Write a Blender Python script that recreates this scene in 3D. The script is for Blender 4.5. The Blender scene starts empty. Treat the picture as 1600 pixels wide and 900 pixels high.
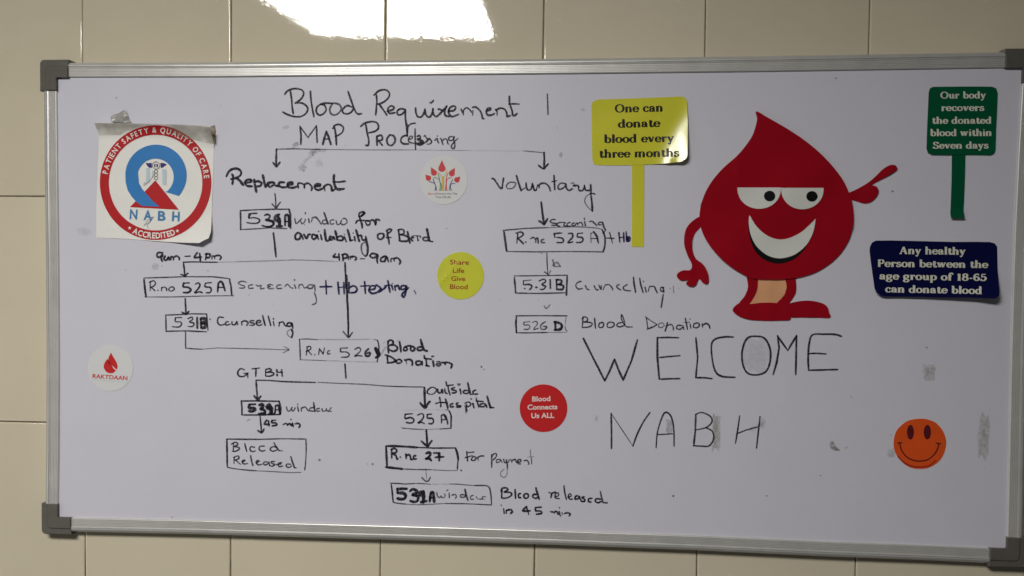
import bpy, bmesh, math, random
from mathutils import Vector, Matrix, Euler

S = bpy.context.scene
random.seed(7)

# ------------------------------------------------------------------ camera
FPX = 1217.755                      # focal length in photo pixels (photo 1600 wide)
CAM = Vector((0.03877, -0.98630, 0.05225))
EUL = Euler((math.pi/2 - 0.02784, -0.01088, 0.06834), 'XYZ')
cd = bpy.data.cameras.new('camera')
cam = bpy.data.objects.new('camera', cd)
S.collection.objects.link(cam)
cam.location = CAM
cam.rotation_euler = EUL
cd.sensor_width = 36
cd.lens = FPX/1600*36
cd.clip_start = 0.01
cd.clip_end = 50
S.camera = cam

# ------------------------------------------------------------------ world, lamps, exposure
W = bpy.data.worlds.new('World'); S.world = W; W.use_nodes = True
bg = W.node_tree.nodes['Background']
bg.inputs[0].default_value = (0.80, 0.79, 0.86, 1)
bg.inputs[1].default_value = 0.018
S.view_settings.view_transform = 'Standard'
S.view_settings.look = 'None'
S.view_settings.exposure = 0.24
S.view_settings.gamma = 1.0
S.view_settings.use_curve_mapping = False

def area(name, loc, target, sx, sy, power, col, spread=180):
    l = bpy.data.lights.new(name, 'AREA'); l.shape = 'RECTANGLE'
    l.size = sx; l.size_y = sy; l.energy = power; l.color = col
    l.spread = math.radians(spread)
    o = bpy.data.objects.new(name, l); S.collection.objects.link(o)
    o.location = loc
    o.rotation_euler = (Vector(target)-Vector(loc)).to_track_quat('-Z', 'Y').to_euler()
    return o
PANEL_EMIT = (39.0,)
area('added_left_fill', (-2.20, -1.40, -0.75), (-1.2, -1.40, -0.75), 1.0, 1.0, 4.5, (1.0, 0.985, 0.97))  # weak unseen fill light, added to brighten the left side

# ------------------------------------------------------------------ survey: a point seen at (px, py) in the photo that lies on the plane y = -d
_R = EUL.to_matrix()
def P(px, py, d=0.012):
    v = _R @ Vector(((px-800)/FPX, -(py-450)/FPX, -1.0))
    t = (-d - CAM.y)/v.y
    return CAM + v*t
BD = 0.012                          # writing surface stands 12 mm off the wall

# ------------------------------------------------------------------ materials
def mat(name, col, rough=0.5, spec=0.5, metal=0.0, coat=0.0, vary=0.0, vscale=60, bump=0.0, bscale=200, bdist=0.001, detail=3):
    m = bpy.data.materials.new(name); m.use_nodes = True
    nt = m.node_tree; b = nt.nodes['Principled BSDF']
    b.inputs['Base Color'].default_value = (*col, 1)
    b.inputs['Roughness'].default_value = rough
    b.inputs['Specular IOR Level'].default_value = spec
    b.inputs['Metallic'].default_value = metal
    b.inputs['Coat Weight'].default_value = coat
    b.inputs['Coat Roughness'].default_value = 0.12
    tc = nt.nodes.new('ShaderNodeTexCoord')
    if vary > 0:
        n = nt.nodes.new('ShaderNodeTexNoise'); n.inputs['Scale'].default_value = vscale; n.inputs['Detail'].default_value = 4
        nt.links.new(tc.outputs['Object'], n.inputs['Vector'])
        r = nt.nodes.new('ShaderNodeValToRGB')
        r.color_ramp.elements[0].position = 0.3; r.color_ramp.elements[1].position = 0.7
        r.color_ramp.elements[0].color = (*[c*(1-vary) for c in col], 1)
        r.color_ramp.elements[1].color = (*[min(1, c*(1+vary)) for c in col], 1)
        nt.links.new(n.outputs['Fac'], r.inputs['Fac']); nt.links.new(r.outputs['Color'], b.inputs['Base Color'])
    if bump > 0:
        n2 = nt.nodes.new('ShaderNodeTexNoise'); n2.inputs['Scale'].default_value = bscale; n2.inputs['Detail'].default_value = detail
        nt.links.new(tc.outputs['Object'], n2.inputs['Vector'])
        bp = nt.nodes.new('ShaderNodeBump'); bp.inputs['Strength'].default_value = bump; bp.inputs['Distance'].default_value = bdist
        nt.links.new(n2.outputs['Fac'], bp.inputs['Height']); nt.links.new(bp.outputs['Normal'], b.inputs['Normal'])
        if coat: nt.links.new(bp.outputs['Normal'], b.inputs['Coat Normal'])
    return m

M_tile  = mat('glazed_cream_tile', (0.655, 0.59, 0.44), 0.03, 0.85, vary=0.03, vscale=9, bump=0.16, bscale=150, bdist=0.00022)
def vary_tiles(m):
    nt = m.node_tree; b = nt.nodes['Principled BSDF']; l = b.inputs['Base Color'].links[0]; src = l.from_socket
    oi = nt.nodes.new('ShaderNodeObjectInfo'); mr = nt.nodes.new('ShaderNodeMapRange'); mr.inputs[3].default_value = 0.955; mr.inputs[4].default_value = 1.03
    hs = nt.nodes.new('ShaderNodeHueSaturation'); nt.links.new(oi.outputs['Random'], mr.inputs[0]); nt.links.new(mr.outputs[0], hs.inputs['Value'])
    nt.links.new(src, hs.inputs['Color']); nt.links.new(hs.outputs[0], b.inputs['Base Color'])
vary_tiles(M_tile)
M_grout = mat('dirty_grout', (0.20, 0.165, 0.11), 0.8, 0.2, vary=0.3, vscale=90)
M_board = mat('white_board_enamel', (0.62, 0.615, 0.675), 0.42, 0.25, vary=0.012, vscale=14, bump=0.05, bscale=40, bdist=0.0006)
M_alu   = mat('brushed_aluminium', (0.63, 0.625, 0.59), 0.40, 0.5, metal=0.42, vary=0.05, vscale=40, bump=0.1, bscale=300, bdist=0.0003)
M_cap   = mat('grey_plastic', (0.112, 0.106, 0.090), 0.42, 0.4, vary=0.08, vscale=80, bump=0.15, bscale=900, bdist=0.0002)
M_paper = mat('white_vinyl', (0.80, 0.79, 0.735), 0.45, 0.35, vary=0.02, vscale=40)
M_red   = mat('glossy_red_card', (0.30, 0.004, 0.012), 0.20, 0.30, vary=0.05, vscale=20, bump=0.25, bscale=14, bdist=0.004, detail=1)
M_eye   = mat('off_white_card', (0.66, 0.67, 0.62), 0.35, 0.4, vary=0.02)
M_black = mat('black_card', (0.006, 0.006, 0.007), 0.35, 0.3)
M_peach = mat('peach_paper', (0.66, 0.34, 0.17), 0.6, 0.2, vary=0.03)
M_yel   = mat('glossy_yellow_vinyl', (0.62, 0.60, 0.045), 0.20, 0.5, vary=0.03, vscale=30, bump=0.12, bscale=25, bdist=0.002, detail=1)
M_yel2  = mat('yellow_sticker_vinyl', (0.58, 0.60, 0.035), 0.38, 0.4, vary=0.03, vscale=30)
M_green = mat('glossy_green_vinyl', (0.002, 0.085, 0.036), 0.18, 0.25, vary=0.06, vscale=30)
M_navy  = mat('glossy_navy_vinyl', (0.004, 0.005, 0.045), 0.18, 0.25, vary=0.06, vscale=30)
M_cream = mat('cream_lettering', (0.62, 0.62, 0.52), 0.5, 0.3)
M_blk   = mat('black_lettering', (0.012, 0.010, 0.008), 0.4, 0.3)
M_sealr = mat('printed_red', (0.46, 0.012, 0.016), 0.45, 0.35, vary=0.03)
M_sealb = mat('printed_blue', (0.035, 0.20, 0.50), 0.45, 0.35, vary=0.03)
M_letb  = mat('printed_light_blue', (0.07, 0.23, 0.44), 0.45, 0.35, vary=0.05)
M_purp  = mat('printed_purple', (0.045, 0.03, 0.17), 0.5, 0.3)
M_pale  = mat('printed_pale_blue', (0.50, 0.60, 0.66), 0.5, 0.3)
M_pen   = mat('blue_pen', (0.12, 0.16, 0.30), 0.5, 0.3)
M_dots  = mat('round_red_vinyl', (0.56, 0.020, 0.022), 0.36, 0.4, vary=0.03)
M_rbrn  = mat('brown_red_lettering', (0.33, 0.035, 0.012), 0.5, 0.3)
M_pink  = mat('pinkish_white_lettering', (0.78, 0.66, 0.62), 0.5, 0.3)
M_stick = mat('clear_edged_white_sticker', (0.66, 0.665, 0.655), 0.5, 0.3)
M_org   = mat('orange_vinyl', (0.70, 0.085, 0.012), 0.40, 0.4, vary=0.04)
M_maro  = mat('printed_maroon', (0.085, 0.008, 0.012), 0.5, 0.3)
M_dorg  = mat('printed_dark_orange', (0.42, 0.030, 0.010), 0.5, 0.3)
M_grn2  = mat('printed_green', (0.10, 0.25, 0.06), 0.5, 0.3)
M_gold  = mat('printed_gold', (0.62, 0.40, 0.06), 0.5, 0.3)
M_dgry  = mat('printed_dark_grey', (0.10, 0.09, 0.09), 0.5, 0.3)
M_tape  = mat('aged_clear_tape', (0.34, 0.33, 0.31), 0.25, 0.5, vary=0.15, vscale=150, bump=0.6, bscale=160, bdist=0.002)
M_tape2 = mat('aged_brown_tape', (0.20, 0.16, 0.11), 0.4, 0.5, vary=0.2, vscale=150)
M_hous  = mat('white_lamp_housing', (0.75, 0.75, 0.74), 0.5)

def ink_material(name, col, clump=0.0):
    """dry marker ink or dirt: covers by the vertex value 'ink', broken up by fine noise"""
    m = bpy.data.materials.new(name); m.use_nodes = True
    nt = m.node_tree; b = nt.nodes['Principled BSDF']; out = nt.nodes['Material Output']
    b.inputs['Base Color'].default_value = (*col, 1); b.inputs['Roughness'].default_value = 0.55
    b.inputs['Specular IOR Level'].default_value = 0.2
    tr = nt.nodes.new('ShaderNodeBsdfTransparent'); mx = nt.nodes.new('ShaderNodeMixShader')
    at = nt.nodes.new('ShaderNodeAttribute'); at.attribute_name = 'ink'
    tc = nt.nodes.new('ShaderNodeTexCoord')
    n = nt.nodes.new('ShaderNodeTexNoise'); n.inputs['Scale'].default_value = 700 if not clump else clump
    n.inputs['Detail'].default_value = 3
    nt.links.new(tc.outputs['Object'], n.inputs['Vector'])
    mr = nt.nodes.new('ShaderNodeMapRange')
    if clump: mr.inputs[1].default_value = 0.36; mr.inputs[2].default_value = 0.60; mr.inputs[3].default_value = 0.42; mr.inputs[4].default_value = 1.0
    else:     mr.inputs[1].default_value = 0.32; mr.inputs[2].default_value = 0.55; mr.inputs[3].default_value = 0.62; mr.inputs[4].default_value = 1.0
    nt.links.new(n.outputs['Fac'], mr.inputs[0])
    mu = nt.nodes.new('ShaderNodeMath'); mu.operation = 'MULTIPLY'
    nt.links.new(mr.outputs[0], mu.inputs[0]); nt.links.new(at.outputs['Fac'], mu.inputs[1])
    nt.links.new(mu.outputs[0], mx.inputs[0]); nt.links.new(tr.outputs[0], mx.inputs[1]); nt.links.new(b.outputs[0], mx.inputs[2])
    nt.links.new(mx.outputs[0], out.inputs[0])
    return m
INK = {'k': ink_material('black_marker_ink', (0.012, 0.012, 0.016)),
       'b': ink_material('blue_marker_ink', (0.012, 0.010, 0.075)),
       'g': ink_material('grey_dust_smudge', (0.24, 0.235, 0.21), 260),
       'o': ink_material('yellowed_tape_glue', (0.34, 0.335, 0.26), 220)}

# ------------------------------------------------------------------ object helpers
def link(name, me, m, parent=None):
    if m: me.materials.append(m)
    o = bpy.data.objects.new(name, me); S.collection.objects.link(o)
    if parent: o.parent = parent; o.matrix_parent_inverse = Matrix.Translation(-parent.location)
    return o
def thing(name, loc, label, cat, group=None, kind=None):
    o = bpy.data.objects.new(name, None); S.collection.objects.link(o)
    o.location = loc; o.empty_display_size = 0.02
    if label: o['label'] = label
    if cat: o['category'] = cat
    if group: o['group'] = group
    if kind: o['kind'] = kind
    return o
def from_bm(name, bm, m, parent=None, smooth=False):
    me = bpy.data.meshes.new(name); bm.to_mesh(me); bm.free()
    if smooth:
        for p in me.polygons: p.use_smooth = True
    return link(name, me, m, parent)

# ------------------------------------------------------------------ curves in photo pixels
def smooth_line(pts, n=5):
    if len(pts) < 3: return list(pts)
    closed = (pts[0] == pts[-1])
    q = ([pts[-2]] if closed else [pts[0]]) + list(pts) + ([pts[1]] if closed else [pts[-1]])
    out = []
    for i in range(1, len(q)-2):
        a, b, c, d = q[i-1:i+3]
        for k in range(n):
            t = k/n; t2 = t*t; t3 = t2*t
            out.append(tuple(0.5*((2*b[j]) + (-a[j]+c[j])*t + (2*a[j]-5*b[j]+4*c[j]-d[j])*t2 + (-a[j]+3*b[j]-3*c[j]+d[j])*t3) for j in (0, 1)))
    out.append(pts[-1])
    return out
def ellipse(cx, cy, rx, ry, a0=0, a1=360, n=48):
    return [(cx+rx*math.cos(math.radians(a0+(a1-a0)*i/n)), cy+ry*math.sin(math.radians(a0+(a1-a0)*i/n))) for i in range(n+1)]
def tf(pts, o):
    ox, oy, s = o
    return [(ox+x/s, oy+y/s) for x, y in pts]
def pl(s):
    return [tuple(float(v) for v in t.split(',')) for t in s.split()]

def ribbon(verts, faces, vals, pts, wfun, val, mapf, cap=True, vary=0.0):
    """flat stroke along pts (pixels); wfun(dx,dy,u) gives the full width"""
    # drop doubled points
    q = [pts[0]]
    for p in pts[1:]:
        if math.hypot(p[0]-q[-1][0], p[1]-q[-1][1]) > 0.05: q.append(p)
    if len(q) < 2:
        q.append((q[0][0]+0.4, q[0][1]+0.1))
    pts = q
    n = len(pts); L = []; R_ = []
    for i in range(n):
        a = pts[max(0, i-1)]; b = pts[min(n-1, i+1)]
        dx, dy = b[0]-a[0], b[1]-a[1]; l = math.hypot(dx, dy) or 1; dx /= l; dy /= l
        w = wfun(dx, dy, i/(n-1))*0.5*(1+vary*random.uniform(-1, 1))
        L.append((pts[i][0]-dy*w, pts[i][1]+dx*w)); R_.append((pts[i][0]+dy*w, pts[i][1]-dx*w))
        if i == 0: d0 = (dx, dy, w)
        if i == n-1: d1 = (dx, dy, w)
    base = len(verts)
    for a, b in zip(L, R_):
        verts.append(mapf(*a)); verts.append(mapf(*b)); vals += [val, val]
    for i in range(n-1):
        k = base+2*i; faces.append((k, k+1, k+3, k+2))
    if cap:
        for (x, y), (dx, dy, w), s, k in ((pts[0], d0, -1, base), (pts[-1], d1, 1, base+2*(n-1))):
            c = []
            for ang in (-45, 0, 45):
                t = math.radians(ang); c.append((x+s*w*(dx*math.cos(t))-dy*w*math.sin(t)*-1*s*-1, y+s*w*(dy*math.cos(t))+dx*w*math.sin(t)*-1*s*-1))
            # order from L side to R side
            if s == 1: ids = [k]+[len(verts)+j for j in (2, 1, 0)]+[k+1]
            else:      ids = [k]+[len(verts)+j for j in (0, 1, 2)]+[k+1]
            pp = [( -dy*w+x, dx*w+y)]
            mid = []
            for ang in (45, 90, 135):
                t = math.radians(ang)
                cx_, sx_ = math.cos(t), math.sin(t)
                mid.append((x-dy*w*cx_+s*dx*w*sx_, y+dx*w*cx_+s*dy*w*sx_))
            for mpt in mid: verts.append(mapf(*mpt)); vals.append(val)
            nn = len(verts)
            ids = [k, nn-3, nn-2, nn-1, k+1]
            faces.append(tuple(ids if s == -1 else ids[::-1]))

def mesh_obj(name, verts, faces, m, parent, vals=None):
    me = bpy.data.meshes.new(name); me.from_pydata([tuple(v) for v in verts], [], faces); me.update()
    if vals is not None:
        a = me.attributes.new('ink', 'FLOAT', 'POINT'); a.data.foreach_set('value', vals)
    return link(name, me, m, parent)

# ------------------------------------------------------------------ wall of glazed tiles
wall = thing('wall', (0, 0, 0), None, None, kind='structure')
wall['label'] = 'wall of upright cream glazed tiles behind the whiteboard'
VT = {-3: (128, 0, 131, 90), -2: (361, 0, 363, 95), -1: (602.5, 0, 602, 92), 0: (850, 0, 848.5, 90), 1: (1103, 0, 1101, 88), 2: (1360, 0, 1358, 82)}
VB = {-3: (133, 880), -2: (360, 890), -1: (594, 890), 0: (835, 890), 1: (1089, 890), 2: (1337, 890)}
ZT, ZB = 0.34, -0.34
def joint_x(i):
    if i in VT:
        a = P(VT[i][0], VT[i][1], 0); b = P(VB[i][0], VB[i][1], 0)
        k = (a.x-b.x)/(a.z-b.z)
        return lambda z, a=a, k=k: a.x+(z-a.z)*k
    x = 0.00611+0.2*i
    return lambda z, x=x: x
rows = [0.1377+0.3*k for k in (3, 2, 1, 0, -1, -2, -3, -4)]
cols = [joint_x(i) for i in range(-9, 9)]
gb = bmesh.new()
x0, x1 = cols[0](0)-0.01, cols[-1](0)+0.01
f = gb.faces.new([gb.verts.new(v) for v in ((x0, 0.0022, rows[-1]), (x1, 0.0022, rows[-1]), (x1, 0.0022, rows[0]), (x0, 0.0022, rows[0]))])
from_bm('grout', gb, M_grout, wall)
jw = [random.uniform(0.0007, 0.0012) for _ in cols]
for ci in range(len(cols)-1):
    for ri in range(len(rows)-1):
        zt, zb = rows[ri]-0.0010, rows[ri+1]+0.0010
        a, b = cols[ci], cols[ci+1]
        ga, gb_ = jw[ci], jw[ci+1]
        c = [Vector((a(zb)+ga, 0, zb)), Vector((b(zb)-gb_, 0, zb)), Vector((b(zt)-gb_, 0, zt)), Vector((a(zt)+ga, 0, zt))]
        tx, tz = random.gauss(0, 0.0009), random.gauss(0, 0.0009)
        cen = (c[0]+c[2])/2
        def layer(inset, y):
            out = []
            for v, (sx, sz) in zip(c, ((1, 1), (-1, 1), (-1, -1), (1, -1))):
                q = Vector((v.x+sx*inset, 0, v.z+sz*inset))
                q.y = y+(q.x-cen.x)*tx+(q.z-cen.z)*tz
                out.append(q-cen)
            return out
        bm = bmesh.new()
        lay = [[bm.verts.new(v) for v in layer(i_, y_)] for i_, y_ in ((0, 0.004), (0, 0.0012), (0.00025, 0.0005), (0.0009, 0.00008), (0.0018, 0.0))]
        for u, v in zip(lay, lay[1:]):
            for k in range(4): bm.faces.new((u[k], u[(k+1) % 4], v[(k+1) % 4], v[k]))
        bm.faces.new(lay[-1])
        for ff in bm.faces: ff.smooth = ff.calc_area() < 0.01
        o = from_bm('tile', bm, M_tile, None)
        # shading of the flat face stays flat: hold its normal with a sharp ring of supporting loops
        o.location = cen; o.parent = wall

# ------------------------------------------------------------------ the ceiling lamp mirrored in the tiles
def ceiling_lamp(LQ, emit, label):
    cxq = sum(x for x, y in LQ)/4; cyq = sum(y for x, y in LQ)/4
    lamp = thing('ceiling_lamp', (cxq, cyq, 0.84), label, 'ceiling lamp')
    em = bpy.data.materials.new('lit_diffuser'); em.use_nodes = True
    nt = em.node_tree; nt.nodes.remove(nt.nodes['Principled BSDF'])
    e = nt.nodes.new('ShaderNodeEmission'); e.inputs[0].default_value = (1.0, 0.975, 0.94, 1); e.inputs[1].default_value = emit
    nt.links.new(e.outputs[0], nt.nodes['Material Output'].inputs[0])
    bm = bmesh.new(); bm.faces.new([bm.verts.new((x, y, 0.832)) for x, y in LQ][::-1]); from_bm('diffuser', bm, em, lamp)
    bm = bmesh.new()
    o1 = [bm.verts.new((x, y, 0.834)) for x, y in LQ]
    o2 = [bm.verts.new((cxq+(x-cxq)*1.06, cyq+(y-cyq)*1.06, 0.830)) for x, y in LQ]
    o3 = [bm.verts.new((cxq+(x-cxq)*1.06, cyq+(y-cyq)*1.06, 0.91)) for x, y in LQ]
    for k in range(4):
        j = (k+1) % 4
        bm.faces.new((o1[k], o1[j], o2[j], o2[k])); bm.faces.new((o2[k], o2[j], o3[j], o3[k]))
    bm.faces.new(o3)
    from_bm('housing', bm, M_hous, lamp)
ceiling_lamp([(-0.807, -1.626), (-0.212, -1.682), (-0.220, -1.20), (-0.870, -1.19)], PANEL_EMIT[0], 'ceiling lamp panel whose bright reflection shows in the tiles above the whiteboard')

# ------------------------------------------------------------------ whiteboard
board = thing('whiteboard', P(830, 470), 'long wall mounted whiteboard with ribbed aluminium frame and blood request flow chart handwritten on it', 'whiteboard')
IN_T = [(90, 121), (350, 120.5), (600, 118), (900, 115.5), (1200, 112), (1400, 109), (1597, 106)]
IN_B = [(92, 808), (300, 812), (480, 817), (700, 823), (860, 828), (1080, 836), (1300, 846), (1440, 851), (1572, 857)]
IN_L = [(90, 121), (91, 250), (93, 400), (94, 560), (93.5, 700), (92, 808)]
IN_R = [(1597, 106), (1589, 250), (1584, 360), (1579, 540), (1574.5, 760), (1572, 857)]
outline = [P(*q) for q in IN_T] + [P(*q) for q in IN_R[1:]] + [P(*q) for q in IN_B[::-1][1:]] + [P(*q) for q in IN_L[::-1][1:-1]]
bm = bmesh.new()
cc = P(830, 470)
fr = [bm.verts.new(cc+(v-cc)*1.003) for v in outline]
bk = [bm.verts.new(v.co+Vector((0, 0.009, 0))) for v in fr]
bm.faces.new(fr[::-1]); bm.faces.new(bk)
for k in range(len(fr)): bm.faces.new((fr[k], fr[(k+1) % len(fr)], bk[(k+1) % len(fr)], bk[k]))
bmesh.ops.recalc_face_normals(bm, faces=bm.faces)
from_bm('writing_surface', bm, M_board, board)

WF = 0.0200
# (distance from the inner edge, height off the wall)
PROF = [(0.0, 0.0095), (0.0, 0.0135), (0.0006, 0.0142)]
x = 0.0012
while x < 0.0112:
    PROF += [(x, 0.0145), (x+0.0009, 0.0145), (x+0.00115, 0.0139), (x+0.0015, 0.0139), (x+0.0017, 0.0145)]; x += 0.0020
PROF += [(0.0118, 0.0148), (0.0126, 0.0150), (0.0128, 0.0138), (0.0134, 0.0138), (0.0136, 0.0150), (0.0150, 0.0149), (0.0175, 0.0135), (0.0192, 0.0108), (0.0200, 0.0075), (0.0200, 0.0004)]
def rail(pts, out, ca, cb, label=None):
    """pts: world polyline of the inner edge; out: outward unit vector; ca, cb: metres cut off at the ends"""
    pts = [Vector(p) for p in pts]
    d = (pts[1]-pts[0]).normalized(); pts[0] = pts[0]+d*ca
    d = (pts[-1]-pts[-2]).normalized(); pts[-1] = pts[-1]-d*cb
    bm = bmesh.new(); rings = []
    for p in pts:
        rings.append([bm.verts.new((p.x+out.x*t, -h, p.z+out.z*t)) for t, h in PROF])
    for a, b in zip(rings, rings[1:]):
        for k in range(len(PROF)-1): bm.faces.new((a[k], a[k+1], b[k+1], b[k]))
    bm.faces.new(rings[0]); bm.faces.new(rings[-1])
    bmesh.ops.recalc_face_normals(bm, faces=bm.faces)
    o = from_bm('frame_rail', bm, M_alu, board)
    if label: o['label'] = label
    return o
rail([P(*q) for q in IN_T], Vector((0, 0, 1)), 0.010, 0.018, 'top aluminium rail with two smooth bands')
rail([P(*q) for q in IN_B], Vector((0, 0, -1)), 0.012, 0.014, 'bottom aluminium rail with fine ribs')
rail([P(*q) for q in IN_L], Vector((-1, 0, 0)), 0.012, 0.010, 'left aluminium rail')
rail([P(*q) for q in IN_R], Vector((1, 0, 0)), 0.012, 0.010, 'right aluminium rail')

def round_poly(corner, sx, sz, arm_x, arm_z, wo, wi, r):
    """L shape at the frame corner; corner = inner corner, sx/sz point outwards"""
    cx, cz = corner.x, corner.z
    pts = [(-arm_x, wi), (-arm_x, wo)]
    for k in range(0, 7):
        a = math.radians(90-15*k); pts.append((wo-r+r*math.cos(a), wo-r+r*math.sin(a)))
    pts += [(wo, -arm_z), (wi, -arm_z), (wi, wi)]
    return [(cx+sx*a, cz+sz*b) for a, b in pts]
def cap(px, sx, sz, ax, az):
    c = P(*px); bm = bmesh.new()
    for wo, wi, h0, h1, r, e in ((0.0222, -0.0008, 0.0002, 0.0152, 0.0055, 0.0), (0.0140, -0.0012, 0.0148, 0.0168, 0.0060, 0.0004)):
        o_ = [bm.verts.new((x, -h0, z)) for x, z in round_poly(c, sx, sz, ax-e, az-e, wo, wi, r)]
        m_ = [bm.verts.new((x, -(h1-0.0010), z)) for x, z in round_poly(c, sx, sz, ax-e, az-e, wo, wi, r)]
        t_ = [bm.verts.new((x, -h1, z)) for x, z in round_poly(c, sx, sz, ax-e-0.0008, az-e-0.0008, wo-0.0012, wi+0.0004, r-0.0010)]
        n = len(o_)
        for k in range(n):
            j = (k+1) % n
            bm.faces.new((o_[k], o_[j], m_[j], m_[k])); bm.faces.new((m_[k], m_[j], t_[j], t_[k]))
        bm.faces.new(t_)
    bmesh.ops.recalc_face_normals(bm, faces=bm.faces)
    return from_bm('corner_cap', bm, M_cap, board)
cap(IN_T[0], -1, 1, 0.0170, 0.0180)
cap(IN_T[-1], 1, 1, 0.0215, 0.0190)
cap(IN_B[0], -1, -1, 0.0190, 0.0185)
cap(IN_B[-1], 1, -1, 0.0210, 0.0150)

# ------------------------------------------------------------------ handwriting on the board
ZC = [0]
def strokes(name, label, origin, w, op, col, data, closeup=None):
    V, F, A = [], [], []
    for st in data.split('|'):
        toks = st.split(); ww, oo, straight = w, op, False; pts = []
        for t in toks:
            if t[0] == 'w': ww = float(t[1:])
            elif t[0] == 'o': oo = float(t[1:])
            elif t == '!': straight = True
            else: pts.append(tuple(float(v) for v in t.split(',')))
        if not pts: continue
        pts = tf(pts, origin)
        if not straight: pts = smooth_line(pts, 6)
        else:
            q = []
            for a, b in zip(pts, pts[1:]):
                n = max(1, int(math.hypot(b[0]-a[0], b[1]-a[1])/6))
                q += [(a[0]+(b[0]-a[0])*k/n, a[1]+(b[1]-a[1])*k/n) for k in range(n)]
            pts = q+[pts[-1]] if len(pts) > 1 else pts
        ZC[0] += 1; d = BD+0.00006+0.0000012*(ZC[0] % 120)
        f = lambda dx, dy, u, ww=ww: ww*1.13*(1.0+0.10*math.sin(u*9+ww*7))*(0.80+0.20*min(1, 8*min(u+0.02, 1.02-u)))
        ribbon(V, F, A, pts, f, oo, lambda x, y, d=d: P(x, y, d), vary=0.08)
    o = mesh_obj(name, V, F, INK[col], board, A)
    if label: o['label'] = label
    return o
def H(text, origin, w, op, data, col='k'): return strokes('handwriting', 'handwritten marker words "%s"' % text if text else None, origin, w, op, col, data)
def ARROW(origin, w, op, data): return strokes('drawn_arrow', None, origin, w, op, 'k', data)
def BOX(origin, w, op, data): return strokes('drawn_box', None, origin, w, op, 'k', data)

A = (400, 110, 4)
B = (630, 130, 8)
H('Blood', A, 2.7, .93, '215,130 222,175 226,225 233,270|180,150 198,128 240,114 285,122 298,147 280,180 245,205|250,203 290,205 322,232 315,265 280,288 235,288 195,275 167,260|340,130 346,200 362,290|'
  '400,213 380,232 378,262 398,280 425,268 438,245 428,218 404,211 435,205 475,206|o.7 478,208 462,238 466,268 490,279 518,266 533,240 520,214 492,205 474,208|600,230 570,220 543,242 545,265 572,272 598,258 610,235|575,132 592,180 608,225 625,262 640,273 660,270')
H('Requirement', A, 2.7, .93, '752,152 755,200 748,278|737,155 770,127 812,122 835,147 822,178 790,202 760,212|768,210 795,245 818,280|820,255 855,245 862,230 842,222 824,242 834,268 870,264|935,245 905,240 882,255 890,278 915,272 934,248|w3.0 934,245 934,300 942,350 946,412|w2.4 948,390 950,352 970,334 996,330')
H(None, B, 2.9, .90, '155,310 160,370 185,420 230,418 262,370 272,320|272,330 285,395 325,425 362,380 372,315|372,320 375,380 410,418 450,390 500,340 545,285|440,325 465,330 505,348|545,285 520,350 525,400 575,418|570,350 635,340 655,300 620,285 575,320 570,375 610,418 690,390|725,325 742,370|w2.2 752,395 755,340 790,308 830,330 855,365|w2 868,400 872,340|w2.8 868,302 910,300 960,345 985,400 990,435 1010,445|1040,345 1085,335 1090,312 1055,318 1038,360 1060,400 1110,395 1140,380|1155,330 1170,350|w2 1172,400 1175,350|w2.8 1165,335 1215,312 1270,330 1295,375 1300,415 1340,405|1328,165 1330,250 1360,340 1370,400 1400,400 1425,378|w2.3 1318,262 1380,258 1450,262|w2.6 335,240 352,246 378,215')
H('MAP', A, 2.8, .92, '! 275,350 282,410 280,462|w2.2 ! 275,350 325,420 378,345|w2.5 ! 378,345 382,450|! w3.6 440,382 428,420 418,462|! w3.6 440,382 455,420 468,462|! w2.5 425,430 460,428|w2.5 480,365 490,345 520,338 545,355 540,385 515,405 495,412|! w3 490,350 500,410 503,465')
H('PROCessing', A, 2.8, .92, '685,335 695,390 705,440 700,468 685,468|655,350 680,330 725,320 758,330 765,360 745,380 705,390|! w3 755,412 757,468|755,412 780,405 790,420 785,435 760,440|! 765,440 790,468|835,405 818,430 825,462 850,468 870,440 860,410 835,403|945,405 915,415 905,440 920,458 955,460')
H(None, B, 2.0, .88, '65,700 100,695 118,670 90,662 65,700 75,735 120,750 150,745|w2.4 ! 148,570 150,700 155,830|w2.6 175,665 200,655 215,680 190,705|w5 185,700 230,725 235,755 195,755|w4 160,750 200,765 245,755|260,665 275,655 285,675 300,690 330,700 355,725 340,755 300,762|w3 245,750 285,735 310,705 330,690|395,715 425,690 430,720 445,750|o.7 425,658 432,662|462,690 475,700 485,735 500,770|490,720 520,695 550,710 555,750 570,760|625,670 585,670 568,690 580,715 610,715 635,690 640,665 630,700 645,760 640,810 615,815 600,790 615,760 650,720 685,690')
strokes('handwriting', 'single upright marker stroke after the heading', (740, 110, 4), 2.2, .85, 'k', '! 461,148 463,200 465,276')

ARROW(A, 1.6, .85, '! 130,492 250,490 400,494|! w1.2 o.6 400,494 700,497 1000,497|! o.35 w1.1 1000,497 1150,499 1340,501|! o.15 w1.0 1340,501 1500,503 1660,505|! w3 128,492 126,560 127,600|w2.6 105,576 118,590 127,603 138,590 150,573')
ARROW((740, 110, 4), 1.5, .6, '310,503 370,508 430,513|o.95 w3 440,513 442,560 440,610|w2.6 o.95 405,592 420,605 440,615 452,600 467,584')

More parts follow.
